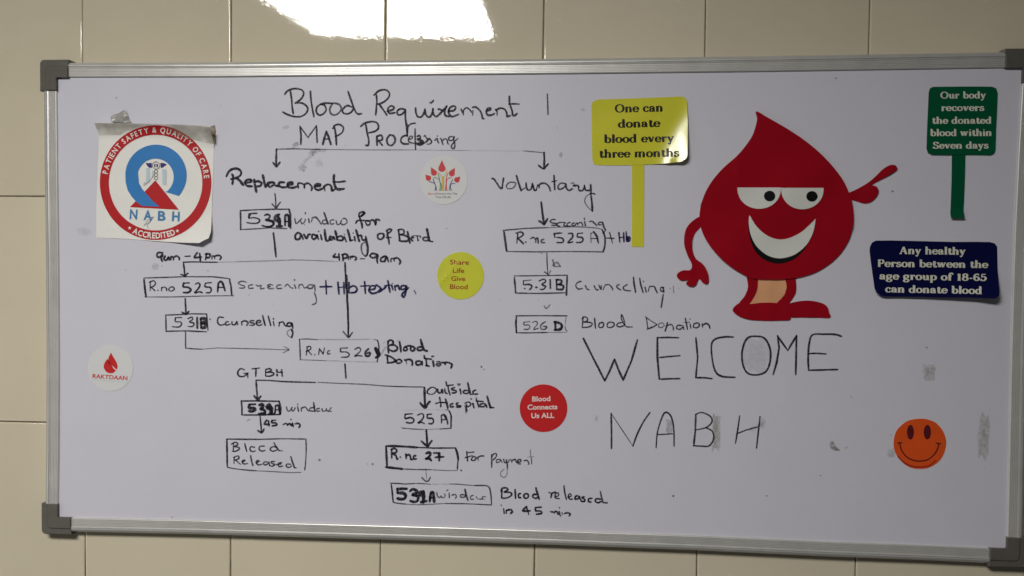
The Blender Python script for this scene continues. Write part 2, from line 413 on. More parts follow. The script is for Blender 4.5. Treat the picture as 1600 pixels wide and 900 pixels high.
C = (350, 255, 8)
H('Replacement', C, 3.4, .96, '100,135 115,180 105,262|30,165 60,105 110,72 170,70 212,105 205,150 160,180 90,200|w3.8 150,185 195,215 240,275|260,245 330,235 340,212 300,205 262,235 285,280 350,290|w3.6 378,205 385,270 405,360|385,235 430,225 470,250 450,285 400,292|w3.6 485,150 500,220 520,300|w2.8 520,295 560,260 600,235 635,250|610,245 560,240 545,270 580,295 620,270 650,280 690,290|755,240 700,240 685,270 720,300 780,300|790,275 850,265 850,240 800,250 800,295 850,308 915,290|w2.6 930,310 925,255 960,250 1000,270 1005,310|w2.8 1000,270 1045,250 1085,275 1100,310 1090,340|1130,290 1195,285 1195,262 1145,270 1135,310 1175,335 1235,315|w2.4 1260,345 1255,290|w3 1245,295 1295,265 1340,285 1350,345 1390,320|w3.8 1375,150 1372,210 1385,280 1420,325 1500,320|w2.8 1365,232 1430,235 1518,225')
ARROW(C, 1.9, .88, '! 636,380 645,450 648,550|w2.2 600,508 625,535 650,558 675,525 705,488')
BOX(C, 2.0, .88, '! w2.6 205,595 208,700 208,830|! 205,593 400,582 600,576 810,574|! w2.8 812,576 830,640 832,815|! w1.7 o.75 208,830 400,820 560,808 785,818')
H('531A', C, 2.2, .92, '! 330,645 310,690|310,632 360,628 415,625|312,635 310,685 370,680 430,695 445,725 410,750 350,752 285,742|w3 510,650 545,640 572,655 560,690 520,710 600,720 622,755 590,790 540,795 475,780|w3.4 530,715 595,725 620,760 585,790 540,798|w4 690,640 645,660 635,700 670,720 695,690 700,790|w5.5 ! 675,670 685,710 695,780|w4.5 ! 660,788 722,788|w3.4 ! 762,780 765,655|w3.4 765,655 785,645 805,660 812,790|w4.5 ! 810,660 825,780|! w2.6 770,730 800,728')
D = (370, 320, 8)
H('window for', D, 1.9, .72, '725,170 735,225 750,232 790,195 810,170|w1.7 800,205 815,238 845,215 858,180|o.8 w2.6 898,175 905,222|o.9 w2.2 855,100 858,112|w1.8 935,215 940,180|w2.4 940,165 985,155 1020,190 1055,240|w2.6 o.9 1090,98 1120,180 1140,240|w2 1130,200 1090,190 1068,215 1090,240 1130,230|1215,190 1180,190 1165,215 1180,242 1215,235|w1.8 1240,195 1255,245 1290,235 1310,190|1300,230 1330,250 1375,225 1370,185 1345,170 1325,175|o.5 w1.6 842,245 848,250')
E_ = (550, 320, 10.6667)
H(None, E_, 2.9, .95, '205,130 150,190 118,190 125,140 175,118 208,135 200,155 155,190|w3 118,185 140,250 165,330 170,390|w2.6 65,310 80,275 130,258 220,265 285,265|w2.4 225,290 250,335 290,330 300,280 240,270|310,260 350,255 380,290 390,335 400,290 390,255 430,245 460,260')
H('availability of Blood', D, 3.1, .96, '800,365 760,350 730,390 740,430 785,425 805,375 830,430|838,370 870,420 895,375 920,370|990,385 950,370 940,410 965,430 995,405 1000,375 1020,430|w3.2 1048,375 1062,435|w2.4 1020,330 1024,334|w3.4 1098,310 1105,380 1118,445 1150,445 1165,420|1195,405 1165,395 1160,430 1190,435 1210,400 1225,435|w3.4 1230,325 1245,385 1255,440|1250,410 1300,390 1330,420 1310,445 1255,440|1345,400 1368,460|w2 1342,368 1347,372|w3.4 1385,310 1405,380 1420,450|1420,450 1450,440|1470,400 1480,450|w2 1452,352 1457,356|w3.4 1490,312 1510,380 1530,455')
H(None, E_, 3.0, .93, '90,520 140,510 160,520|160,520 170,575 215,590 235,540|w3.3 230,530 245,620 262,720 255,820 225,858|w2.2 o.65 225,858 175,810 155,720 170,650 240,622|w2.9 o.9 470,480 430,500 435,560 480,575 525,540 525,490 480,475|w2.8 600,470 580,430 620,408 660,415 640,450 600,475 590,500 610,580 620,655|w2.2 570,548 650,545|w2.8 775,430 785,500 795,600|w2.4 760,420 820,408 865,430 860,480 800,495|800,495 880,510 940,550 930,600 850,608 785,600|w3.2 925,450 940,520 965,635|w1.7 o.7 990,540 1010,520 1060,515 1090,540 1095,600|1010,600 985,570 1000,545 1030,550|w1.7 1090,540 1110,600|w2 o.75 1080,520 1130,520 1145,550|w2.6 o.85 1270,545 1200,545 1185,580 1220,600 1280,590|w3.6 o.95 1248,400 1265,480 1285,590|w3 o.9 1285,600 1345,615')
ARROW(D, 3.0, .95, '! 458,355 475,500 490,652')

G = (200, 380, 5)
H('9am - 4pm', G, 3.0, .95, '270,75 235,75 225,100 245,110 270,90 260,120 268,142|290,100 280,125 300,132 318,110 322,132|w2.4 335,132 338,105 352,112 355,130|w2.6 355,112 380,100 400,115 400,130|w2.4 ! 445,103 485,101|540,75 520,105 525,112 575,108|! w3.2 560,80 565,135|! w3 612,80 606,130|w2.8 605,85 640,85 635,110 610,112|w2.2 655,125 658,100 675,105 678,120|w2.6 680,100 710,95 728,110 718,128')
H('4pm - 9am', D, 3.2, .95, '1230,615 1210,650 1270,655|! w3.2 1275,615 1282,690|! 1325,625 1328,695|1315,625 1360,615 1385,640 1365,665 1330,668|w2 o.8 1395,685 1395,655 1415,655 1420,680|1425,655 1445,655|w2.8 o.95 1420,650 1465,645 1495,665 1480,692')
H(None, (430, 270, 5), 2.9, .95, '! w2.2 665,672 700,672|800,640 760,630 740,650 770,665 800,645 795,680 800,705|860,650 830,665 825,690 855,690 870,655 885,695|w2.2 905,695 905,672 925,672 930,690|w2.8 930,670 955,665 978,690 970,715')
ARROW(G, 1.9, .9, '! w2.0 432,148 520,146 600,148 700,149|! o.35 w1.1 700,148 850,146 1150,138 1300,130 1430,134 1600,142|! w2.6 o.95 433,150 440,210 444,258|w2.4 o.92 412,243 430,250 447,260 455,245 468,235')
ARROW((370, 320, 8), 1.1, .28, '! 0,708 200,704 440,696 600,690 800,690 1100,700 1330,712')
ARROW((430, 270, 5), 2.6, .95, '! 545,700 550,800 553,900')
ARROW((430, 430, 5), 2.4, .93, '! 549,0 556,100 566,280 571,480|! w2.2 560,0 566,200 574,400 572,480|w2.0 o.85 530,440 550,462 572,487 590,465 604,446')
BOX(G, 1.8, .8, '! w3.2 o.95 125,285 130,340 140,418|! 122,272 250,268 440,262 660,262 780,275 798,280|! w2.6 o.85 792,280 805,340 810,400|! w1.5 o.7 128,420 350,420 600,412 825,410')
H('R.no 525 A', G, 2.0, .82, '175,300 172,370|165,305 200,293 215,315 200,335 175,345|180,345 205,365 210,372|w2.2 232,368 236,370|262,345 262,372|262,350 285,342 300,355 302,372|330,345 318,365 340,374 362,358 350,342 330,345')
H(None, G, 3.0, .95, '! w2.4 478,310 435,312|435,312 432,340 470,345 490,365 470,385 432,385|w2.4 525,320 550,310 562,330 545,360 520,388 560,380 580,388|! w2.2 650,308 605,312|w2.4 605,312 602,340 640,345 650,365 640,385 612,388|! w3 705,320 700,380|705,315 725,298 742,320 758,372|! w2.2 702,345 750,345')
H('Screening + Hb testing', G, 1.8, .72, '925,305 890,297 862,310 880,325 910,335 905,350 870,350|975,325 945,330 945,352 980,350|1000,325 1015,335 1040,330 1035,355 1065,352|1132,328 1105,322 1090,332 1112,338 1090,345 1105,356 1138,352|1198,326 1172,328 1160,342 1172,355 1203,351|1225,340 1245,320 1270,345 1290,352|w2.4 1300,325 1310,352|w2.8 1300,285 1302,290|w2 1335,352 1335,325|1335,330 1360,322 1378,350 1400,340|w2.2 1440,325 1410,328 1405,350 1435,352 1455,325 1462,375|w1.8 1455,385 1470,430 1468,468 1438,480')
Hx = (360, 420, 5.3333)
H(None, Hx, 2.9, .95, '! 748,150 845,148|! w2.6 795,98 800,210|! 895,112 905,212|! 945,115 948,208|! w2.2 898,158 945,150|w3 988,115 988,200|988,160 1025,142 1055,165 1040,195 990,200|! 1118,108 1125,205|! w2.4 1085,145 1160,140|1155,175 1200,168 1205,145 1170,145 1155,180 1180,205 1225,195 1250,165|1215,135 1240,150 1260,175 1235,195|1240,190 1280,165 1300,140|! 1312,100 1330,195|! w2.2 1285,140 1345,135|1345,140 1355,175|w2 1348,122 1350,125|1375,178 1368,140|1372,150 1395,138 1410,175|1455,140 1425,145 1425,172 1455,165 1468,140 1460,200 1445,235 1430,222 1440,200 1485,158', 'b')
strokes('handwriting', None, Hx, 1.8, .7, 'k', '1532,180 1545,208')
ARROW(G, 2.6, .95, '! 447,432 450,490 453,550|w2.6 420,538 440,550 453,556 465,545 475,532')
BOX(G, 2.2, .9, '! 295,565 298,690|! w1.8 292,562 400,558 500,552 612,553|! w2.4 615,553 618,620 625,680|! w2.0 298,688 450,685 615,692')
H('531B', G, 2.1, .85, '! w2 418,580 372,582|372,582 370,612 410,615 418,635 395,655 345,652|468,590 498,578 505,595 480,615 515,625 505,650 470,650|! w3.4 540,580 542,662|! w3.6 568,590 572,660|w4.6 568,590 600,590 600,615 575,622|w4.6 575,625 605,630 600,658 572,660|w2.6 638,592 642,596')
H('Counselling', G, 2.2, .9, '745,580 708,580 700,615 720,640 760,632|785,612 762,620 770,640 798,632|812,612 815,635 838,635 850,612 858,638|w2 890,640 888,614|w2.4 886,616 915,606 938,622 928,642|985,606 958,606 955,618 985,627 982,640 952,641|1005,624 1035,616 1030,603 1006,610 1004,634 1030,642 1050,630|! w2.6 1052,565 1060,600 1072,642|! w2.6 1095,570 1105,605 1115,642|1135,612 1142,645|w2.6 1135,588 1137,592|w2.4 1180,648 1182,618|1182,622 1210,615 1225,640 1238,650|w2.6 1275,622 1248,625 1245,645 1270,648 1280,625 1288,665|w2.6 1275,672 1288,700 1278,738|w1.5 o.5 1278,738 1250,720 1245,690 1280,670')
ARROW(G, 1.7, .82, '! w2 450,690 450,820|! 450,820 520,826 580,828|! w1.3 o.7 590,828 700,818 900,823 1100,828 1180,832|! o.45 1180,832 1255,832|w1.4 o.6 1218,808 1240,818 1258,832 1235,845 1210,858')
BOX((430, 430, 5), 1.7, .75, '! w2 o.85 190,502 194,580 196,660|! w1.5 190,500 250,498 330,503|! o.25 330,503 600,503 740,500|! o.6 770,502 800,508|w2.2 o.85 800,510 810,560 802,640 796,678|! w1.2 o.6 196,660 400,668|! w1 o.3 400,668 700,678 800,678')
K = (430, 430, 5)
H('R.No 526', K, 2.0, .85, '! 252,560 242,625|245,562 272,555 278,575 255,590 240,595|258,592 285,622|w2.2 308,620 312,622|! 340,618 345,575|! w2.4 345,575 375,615|! 375,615 385,568|425,590 412,595 410,615 430,612|! 565,568 512,570|512,570 512,598 555,600 578,618 565,638 515,640|w1.9 622,580 650,565 668,580 655,605 620,632 650,628 682,632|w3.2 730,575 705,600 710,630 735,628 740,605 715,610')
H(None, K, 5.5, .97, '! 785,572 795,600 812,612|w6 790,580 800,600 805,620|w4 810,600 812,625 785,645')
L_ = (590, 520, 12.3)
H('Blood Donation', L_, 3.0, .96, '200,165 205,280 210,385|195,170 245,140 295,165 290,215 235,240|235,240 320,235 378,280 365,330 300,355 235,330|w3.2 ! 422,170 440,280 448,365|w2.6 510,280 500,330 530,345 570,320 560,290 520,275 600,250 690,265|w3 640,265 635,320 660,350 700,335 715,290 650,260|860,270 780,280 765,320 800,340 860,325 885,290|w3.4 828,130 845,200 880,300 900,335 955,350|! w3 185,465 200,575|w3 150,425 250,460 330,515 345,540 280,570 180,578|w2.6 o.9 380,520 360,560 385,585 440,575 465,545 430,515 385,512|w3 520,520 545,540|w1.8 o.7 560,600 550,550|w3.2 o.95 545,525 610,510 665,550 665,625|820,545 750,550 735,590 770,620 830,600 850,550 860,620|! w3.4 895,440 905,490|! w2.6 895,490 960,500 1035,508|! w3.2 930,510 945,625|930,630 995,640|! w3.6 1065,545 1080,640|w3 o.85 1042,455 1075,450|w2.4 o.85 1130,560 1190,555 1200,590 1140,600 1130,620 1180,640 1220,600|w3 1240,570 1290,580 1300,610|1280,570 1350,570 1420,600 1425,640 1405,680')
strokes('handwriting', 'grey smeared leftover marker stroke', L_, 3.0, .22, 'k', '! 60,420 110,340 160,270|! w1.5 110,205 140,175|! w1.5 365,185 400,130')
ARROW(K, 2.8, .95, '! 545,695 549,750 553,803')
M_ = (340, 560, 5)
ARROW(M_, 1.8, .88, '! w2.2 300,170 400,172 500,180 600,184 765,188|! w1.4 o.75 785,187 950,195 1140,202 1300,215 1420,222 1600,222|! w2.6 300,172 305,240 312,320|w2.8 285,292 300,310 314,328 325,310 338,295')
ARROW((600, 590, 8), 1.5, .8, '! 0,105 200,112 400,118 500,118|! w3.4 .95 505,122 508,240 512,360'.replace(' .95', ' o.95')+'|w3.4 o.95 450,315 480,350 518,378 545,330 572,300')
H('GTBH', M_, 2.3, .92, '210,90 180,80 158,105 165,135 200,142 235,120|! 205,118 238,115|! w2.2 235,118 236,150|! w2 270,82 330,75|! w2.4 300,80 298,140|! w2.2 375,88 375,135|375,88 405,80 420,95 380,110|385,110 430,110 438,125 410,138 375,138|! w3.4 462,88 463,100|! w3.6 464,125 465,132|! w2.6 500,88 505,138|! w2.4 462,108 505,108')
BOX(M_, 2.3, .92, '! w2.8 185,333 190,385 190,440|! 185,333 300,332 480,335|! w3 480,335 492,385 492,435|! 190,442 300,442 490,438')
H('531A window', M_, 4.2, .98, '! w3.6 295,358 248,360|248,360 246,385 285,390 290,405 265,415 245,410|w4.4 325,365 350,360 352,380 335,395 365,405 365,430 325,435|w4.6 405,360 385,380 400,395 420,385 420,430|! w6 412,370 418,420|! w5 405,434 435,434|! w3 448,425 452,375|w3 452,372 468,365 478,380 485,430|! w2.4 450,402 478,402|! w2 o.7 485,360 487,420')
H(None, M_, 1.9, .78, '538,378 545,405 560,412 575,395 582,380|578,400 590,412 602,395 605,385|o.9 w2.4 625,378 632,412|w2.2 625,358 627,362|655,412 652,385|655,390 685,380 705,405 715,412|w2.4 o.9 750,345 755,380 762,415|755,385 725,388 718,405 740,412 760,408|795,390 775,395 778,412 800,410|815,392 822,412 845,408 850,392|855,408 868,415 875,400|880,392 890,385|882,412 890,415')
ARROW(M_, 2.4, .93, '! 332,452 338,510 343,578|w2.6 314,562 330,575 345,582 355,568 363,552|! w1.2 o.5 232,492 238,480 256,478')
H('45 min', M_, 2.9, .95, '385,482 365,512 405,515|! 398,490 402,528|! w2.4 455,482 425,485|425,485 425,502 455,505 460,520 425,528|w2.2 512,518 535,508 548,525|548,518 565,510 580,528|w2.8 585,505 592,532|w2.6 572,475 574,478|w2.6 605,512 630,508 645,522 635,540')
BOX(M_, 1.8, .8, '! w2.6 o.95 72,632 74,740 75,835|! w2.2 o.9 72,630 200,632 340,632|! 340,632 500,628 688,630|w1.8 690,632 692,720 686,830 680,872|75,835 85,852 180,868 300,878|w1.5 o.6 300,878 450,885 560,892 650,890')
H('Blood Released', M_, 2.1, .82, '! 125,665 122,725|108,670 140,655 158,672 128,690|130,690 165,695 168,710 140,725 115,726|! w2.2 212,665 228,728|290,695 262,690 252,710 270,728 295,722|365,685 330,688 325,712 350,725 370,718|465,695 430,690 410,708 430,725 465,715|! w2.4 440,658 455,690 480,720|480,722 505,722|! 130,772 128,820|125,775 160,762 165,782 135,795|140,795 180,828|195,808 215,798 200,795 192,812 210,825 235,820|! w2.6 258,760 265,800 275,835|305,815 325,802 308,798 302,815 320,832 350,825|385,808 362,812 365,832 390,825 400,810 408,838|445,805 418,808 425,820 445,828 430,842 405,838|495,825 470,828 455,832|500,815 478,820 480,845 510,840|570,828 545,825 535,840 555,852 580,840|! w2.6 572,768 585,810 600,852|600,855 615,855')
N_ = (600, 590, 8)
H('Outside Hospital', N_, 2.5, .9, 'w2 o.75 590,125 550,150 540,190 580,208 630,195 655,150 620,122 575,125|w2.2 o.8 565,140 540,175 550,200|w2.8 670,145 678,185 710,190 725,150 735,195|760,140 765,185 790,200|! w3 775,55 785,100|! w2.4 780,100 865,92|! w2.8 800,100 805,150 825,215|885,125 850,135 850,150 900,165 895,188 850,192|! w3 950,145 962,205|o.6 920,75 935,95 950,80|1060,165 1010,160 990,185 1030,200 1070,180|! w3.2 1048,65 1060,130 1080,205|w2.2 o.8 1080,210 1110,208|1150,155 1115,170 1120,205 1170,205|! w2.8 695,250 708,320|! w2.8 710,335 708,365|! w3.4 768,270 785,320 798,380|w2 645,325 700,310 770,315|! w2.2 700,310 775,312|w2.8 860,325 830,340 835,365 870,362|930,315 905,325 915,345 960,355 945,370 905,368|! w3 1030,340 1035,420|! w1.8 o.6 1010,345 1025,445|w2.2 1010,320 1055,305 1085,330 1060,360 1030,360|w3 o.9 1110,325 1125,378|w2.6 1088,265 1092,268|w2.6 ! 1152,255 1158,290|! w2.4 1150,292 1240,300|! w3 1165,300 1185,370|1260,325 1210,330 1205,360 1250,362 1270,335 1285,370|! w3.4 1290,235 1310,310 1330,372|! w3 1325,375 1370,375')
H('525 A', N_, 2.5, .92, '! 355,452 265,458|265,458 265,510 330,500 372,525 360,560 320,568 280,560|w2.2 420,470 465,450 495,470 480,520 425,568 470,560 505,575|! w2.6 595,455 540,462|540,462 545,505 600,510 620,545 600,575 560,575|! w2.4 o.85 715,475 720,565|o.85 715,480 740,462 770,480 790,540 795,578|! w3.2 755,470 775,510|! w2.4 o.8 720,530 780,520')
BOX(N_, 1.8, .8, 'o.6 w1.5 770,405 800,405 825,430|w2.4 o.9 815,415 838,480 838,560 836,632|! w1.8 838,632 780,638 700,642|! w1.2 o.4 700,642 500,648|! w1.6 o.65 500,648 350,642 240,632 222,628|! w1 o.12 222,410 500,400 770,405')
ARROW(N_, 3.2, .95, '! 528,655 535,740 540,850|w3.2 468,795 500,825 545,855 570,825 598,790')
Q_ = (600, 690, 8.889)
BOX(Q_, 2.6, .93, '! w3.2 28,65 35,200 42,355|! w3.4 30,62 150,62 300,70 450,80|! w2.2 450,80 700,90 990,88|! w3.4 992,90 1015,150 1030,240|w2 1030,240 1022,330 1020,385|! w3.4 25,355 150,368 250,380|! w1.8 o.7 250,380 450,388 650,390|! w1.4 o.5 650,390 850,402 1020,402|w2.6 o.95 1068,398 1074,400')
H('R.no 27', Q_, 2.8, .94, '! 105,110 108,230|100,110 140,95 175,115 165,150 115,165|120,165 165,195 180,240 192,238|w3 225,215 229,218|! w3 305,175 308,235|310,195 350,180 365,210 375,245 395,245|440,195 410,205 415,240 450,238|w3.6 585,165 625,150 645,175 620,215 580,240 625,235 655,262|! w3.2 690,158 770,158|w4 770,160 765,185 780,215|! w3.2 715,218 830,212|! w3.6 768,240 766,262')
ARROW(Q_, 1.2, .5, '! w2 580,385 582,392|! 582,400 588,460 592,520|w2 o.8 525,500 560,535 590,555|w2.2 o.8 590,555 620,540 645,492')
BOX(Q_, 1.8, .8, '! w2.4 o.93 102,600 112,680 128,840|! 88,578 200,582 300,590 420,582|! o.7 w1.5 420,582 520,582 640,592|! w1 o.25 640,592 900,590|! w1.5 o.7 905,590 1020,590 1140,602 1260,610|w2 o.85 1260,610 1400,610 1450,625 1470,660 1485,740 1495,870|w1.8 128,840 160,852 300,868|! w1.4 o.7 300,868 450,878 650,870 850,860|! w1.7 o.8 850,860 1100,862 1350,872 1490,880')
H('531A window released', Q_, 4.4, .98, '! 315,655 185,658|! 185,655 190,715|190,715 260,715 300,745 285,790 235,800 190,790|w4.2 360,690 400,662 450,680 450,715 395,740 470,760 465,820 420,838 370,825|w4.4 545,690 500,710 500,745 535,740 540,700|! w5 548,690 552,760 545,845|! w4.6 515,842 590,825|! w4 635,830 650,710|650,712 680,708 690,760 698,835|! w3.2 640,782 690,780')
H(None, Q_, 1.8, .74, '735,705 740,750 765,778 795,762|w1.6 790,750 805,778 840,770 850,745|w1.6 835,725 842,735|w2.4 905,715 908,775|w1.8 870,685 890,668|w2 960,735 955,740|w1.8 940,745 990,735 1005,765 990,790|w2 1130,745 1075,735 1060,765 1100,775 1135,760|! w3 o.9 1125,665 1140,740 1165,815|1240,745 1200,765 1210,800 1245,798|1280,765 1300,795|w2 o.8 1320,800 1360,795 1365,770|1365,795 1390,800|1370,765 1410,765'.replace('w2 o.8 1320', 'w1.6 1320'))
R2 = (700, 690, 6.1538)
H('For payment', R2, 2.2, .85, '! w2.6 180,95 188,185|! w2.2 178,108 250,100|! w2.2 165,155 235,135|235,150 225,175 250,182 270,160 255,145 235,148|w2.2 285,150 290,178|285,155 310,140 345,138|! w2.2 o.8 420,125 420,250|w1.8 418,150 440,118 465,118 462,145 430,180|w1.7 o.72 500,170 470,175 465,200 495,195 505,175 520,200|535,170 545,200 565,200|560,175 570,220 570,260|w1.5 o.45 570,260 565,320 540,345 512,330 505,300 540,265|w1.8 o.7 580,200 585,180 605,175 615,200|620,180 645,172 660,205|675,200 700,190 695,172 672,180 675,210 700,215|w2 o.8 730,185 760,180 778,210 770,218|! w1.4 o.6 792,78 795,140|! w1.3 o.5 765,148 825,145|! w1.8 o.7 800,155 805,215')
H('Blood released in 45 min', R2, 2.6, .93, '! 520,455 515,540|512,480 520,450 560,445 575,465 540,485|w2.4 540,488 600,490 610,515 570,540 520,545|! w3 645,462 650,545|700,500 680,505 680,535 700,540|740,500 728,525 745,545 770,535 770,508 745,500|w2.6 855,510 825,508 815,530 840,545 865,535|! w3 845,445 860,500 878,555|w2 o.75 970,490 990,495 1000,500|990,540 1000,500 1035,485|w2.2 o.8 1030,530 1060,520 1060,495 1035,500 1030,540 1070,548|! w2.4 1115,425 1122,490 1138,555|w2 1160,535 1185,520 1170,500 1155,530 1175,555 1200,550|1245,520 1225,530 1225,555 1255,545 1260,525 1275,562|1310,530 1290,540 1315,555 1310,575 1280,572|1385,545 1355,550 1350,575 1375,582|1470,555 1430,550 1415,570 1440,588 1475,575|! w2.4 o.85 1465,480 1475,530 1490,580|1490,588 1530,588|w2.4 o.9 535,645 540,690|w2.2 510,610 514,614|560,690 560,660|w2.8 565,655 605,655 618,675 600,692|w3 755,625 720,665 790,665|! w2.8 755,630 775,698|! w3 895,630 840,635|840,635 845,665 890,668 900,690 850,698|w1.9 o.8 985,670 1000,680 1005,672 1025,690|1025,675 1045,672 1060,700|w2.6 o.9 1068,670 1080,715|w2 1070,635 1074,638|w1.9 o.8 1095,680 1100,700|w2.6 o.9 1120,690 1150,685 1175,695 1165,715'.replace('565,655 605', '565,660 605'))

V_ = (760, 260, 8)
H('Voluntary', V_, 2.6, .9, '65,150 95,160 130,210 175,275|180,275 195,270 205,210 215,145|w1.8 o.75 345,200 290,200 250,240 265,275 320,275 355,245 365,210 340,195|w2.8 o.9 375,115 400,200 435,305|w2 435,300 480,270|w2.6 495,205 500,260 520,295 560,280 575,215|575,215 590,270 600,300 625,295|w2 625,290 640,230|650,230 660,265|w2.6 o.85 650,240 690,212 740,215 780,250 800,305|! w2.8 845,112 850,200 855,290|! w2 820,190 880,178|w2.2 o.85 985,215 930,210 895,250 910,285 960,270 1000,225|990,215 1000,270 1030,300 1075,280|w1.8 o.75 1060,215 1085,205 1100,230 1080,245|1090,245 1140,238 1155,260|w2.4 o.85 1150,250 1160,300 1200,300 1220,270 1225,240|1225,235 1240,295 1290,300|! w3 1303,230 1308,345|w2 1290,345 1330,338 1360,348|! w3 1308,365 1320,460 1325,560|w1.4 o.65 1325,560 1270,510 1230,440 1245,380 1290,345')
ARROW(V_, 3.0, .93, '! 685,448 700,580 718,710|w2.8 655,682 690,700 720,728 740,695 765,652')
H('screening', V_, 2.0, .85, '860,665 820,665 795,690 820,705 870,715 865,735 815,735|930,700 890,710 885,740 920,748|w1.8 940,700 985,705 965,740 1010,745|1045,700 1010,715 1015,748 1050,745|1100,705 1070,720 1075,745 1110,735|w1.7 1110,740 1130,705 1145,735|w2 1145,715 1185,700 1205,740|w2.6 1228,690 1238,738|w2.4 1224,645 1226,660|w2.2 1290,690 1320,685 1355,715 1380,740|1450,700 1410,700 1400,725 1440,730|w2.6 1450,695 1470,760 1490,795|w1.6 o.7 1490,795 1470,830 1465,845')
T_ = (760, 240, 5)
BOX(T_, 1.7, .75, '! w3.2 o.93 137,610 150,700 158,762|! w2 130,600 300,585 480,578|w1.5 o.6 480,578 700,572 820,578 880,585 905,595|w2.6 o.88 905,595 925,650 925,720 912,768|! w1.7 o.75 165,765 400,768 600,765 780,766 905,768')
H('R. no 525 A', T_, 2.4, .9, '! w2 245,625 238,700|230,622 270,612 288,630 270,650 240,660|245,660 280,695 290,705|w2.6 305,690 309,692|w2.2 o.8 345,665 365,655 385,672 385,695|385,670 400,660 405,700|o.7 450,670 432,675 432,695 455,695|o.92 w2.4 ! 590,620 530,625|w3 530,625 535,655|550,655 590,660 602,680 590,695 550,695|w2.4 640,625 670,625 672,655 635,695 675,690|! w2.2 752,620 712,625|712,625 712,650 745,655 755,675 740,692 705,695|! w1.6 o.6 815,620 818,695|w1.8 o.7 820,625 835,612|! w3 o.9 840,612 865,650 875,698|! w1.8 815,665 865,662')
H('+ Hb', T_, 2.0, .85, '! 938,660 1000,662|! 962,615 985,698')
H(None, T_, 2.8, .93, '! 1035,618 1042,690|! 1072,620 1075,688|! w2.2 1040,660 1072,650|! w2.4 1092,610 1095,685|w5 1100,655 1115,660 1108,680 1098,672', 'b')
ARROW(T_, 1.6, .75, '! 472,775 474,840 478,905|w2 o.8 432,778 434,780')
U_ = (780, 370, 4)
ARROW(U_, 1.6, .75, '! 298,125 300,180 304,232|w1.7 282,218 295,228 306,238|! 308,238 322,212|o.5 w3 335,145 345,185|w3 o.4 335,180 360,160 382,185|w2.5 o.4 345,185 380,185')
BOX(U_, 1.7, .8, '! w2.6 o.93 95,255 103,350|! w1.7 92,245 250,243 425,240|! w2.6 o.9 425,242 420,365|! w2 105,352 250,354 415,350')
H('5.31B', U_, 2.5, .92, '! w1.8 o.7 200,270 150,275|w2.2 o.85 152,275 150,298|155,300 190,298 205,312 190,330|w2.4 158,322 162,325|w3 230,315 236,317|w2.2 250,275 280,265 290,280 268,298 290,310 275,328 255,328|! w2.8 318,268 320,322|! w2.8 358,275 360,325|w3 355,268 388,272 385,292 362,298|w3 365,298 400,305 395,328 358,328')
W_ = (890, 420, 6.6667)
H('Counselling +', W_, 2.0, .78, '120,130 80,145 65,180 90,210 135,205|165,175 180,210 205,215|255,175 275,215 300,218|305,170 325,215 330,175|350,215 365,178|370,170 410,165 440,195 450,222|520,165 490,175 500,200 535,222|w2.2 600,165 560,190 575,222 635,230|! w2.6 o.88 665,88 672,160 688,242|! w2.4 o.85 730,98 742,170 765,245|! w2.6 785,190 798,240|w2 768,128 772,134|w1.8 820,235 830,185|w2.2 835,185 880,185 900,225 915,250|w2 980,195 955,195 945,215 960,235 985,225|! w3 975,200 980,245|! w2.6 975,270 965,330 955,400|w1.2 o.5 ! 1040,205 1055,206|! w1.3 o.6 1080,180 1085,250|w1.2 o.5 1135,202 1140,203')
ARROW(U_, 1.6, .6, 'w1.2 o.3 245,395 247,398|280,430 295,448 318,425')
BOX(U_, 1.8, .85, '! w2.6 o.93 108,495 104,540 108,600|! w1.8 104,494 250,493 425,494|! w1.2 o.5 418,500 412,550|w1.5 o.7 412,560 415,580 425,590|! w1.8 108,600 200,600 300,598|! w1.2 o.5 300,598 420,597')
H('526', U_, 1.8, .68, '! 192,530 155,534|155,534 155,550 185,552 192,565 180,578 155,578|w1.7 208,535 230,528 238,545 215,578 245,572|w1.9 o.75 290,530 262,550 262,575 285,578 298,562 275,560')
H('D', U_, 3.8, .97, '! 350,535 352,582|345,532 378,540 392,558 380,578 345,582')
H('Blood Donation in the right column', W_, 2.0, .86, '! 140,500 132,605|130,520 155,500 185,515 180,545 140,555|145,555 220,560 235,580 200,605 130,612|! w2.2 260,515 265,570 270,620|345,560 310,570 305,605 335,612 355,590 350,562 330,558|420,555 395,570 395,605 425,612 460,595 460,565 425,552|545,560 510,565 490,590 520,605 565,590 575,570|w1.8 540,475 540,520 570,580 600,605 655,605|w1.8 540,475 555,500 575,560|w1.7 ! 800,515 815,625|w1.6 o.7 785,495 830,530 910,580|910,580 880,600 805,630|w1.6 o.6 935,570 925,600 955,612 985,590 970,565 935,570|w2.4 o.85 1020,560 1010,600 995,650|w1.8 1020,590 1060,580 1080,610 1080,640|1165,590 1125,590 1115,620 1150,630 1180,605|! w2.4 1180,590 1190,630|! w2.2 1205,515 1215,560 1228,632|! w1.5 1195,560 1250,555|! w2 1255,575 1262,620|w1.8 1252,522 1256,525|1325,565 1295,575 1290,605 1320,615 1350,595 1345,570 1320,562|! w1.8 1380,570 1385,610|w2.4 1385,590 1420,570 1450,585 1460,620')

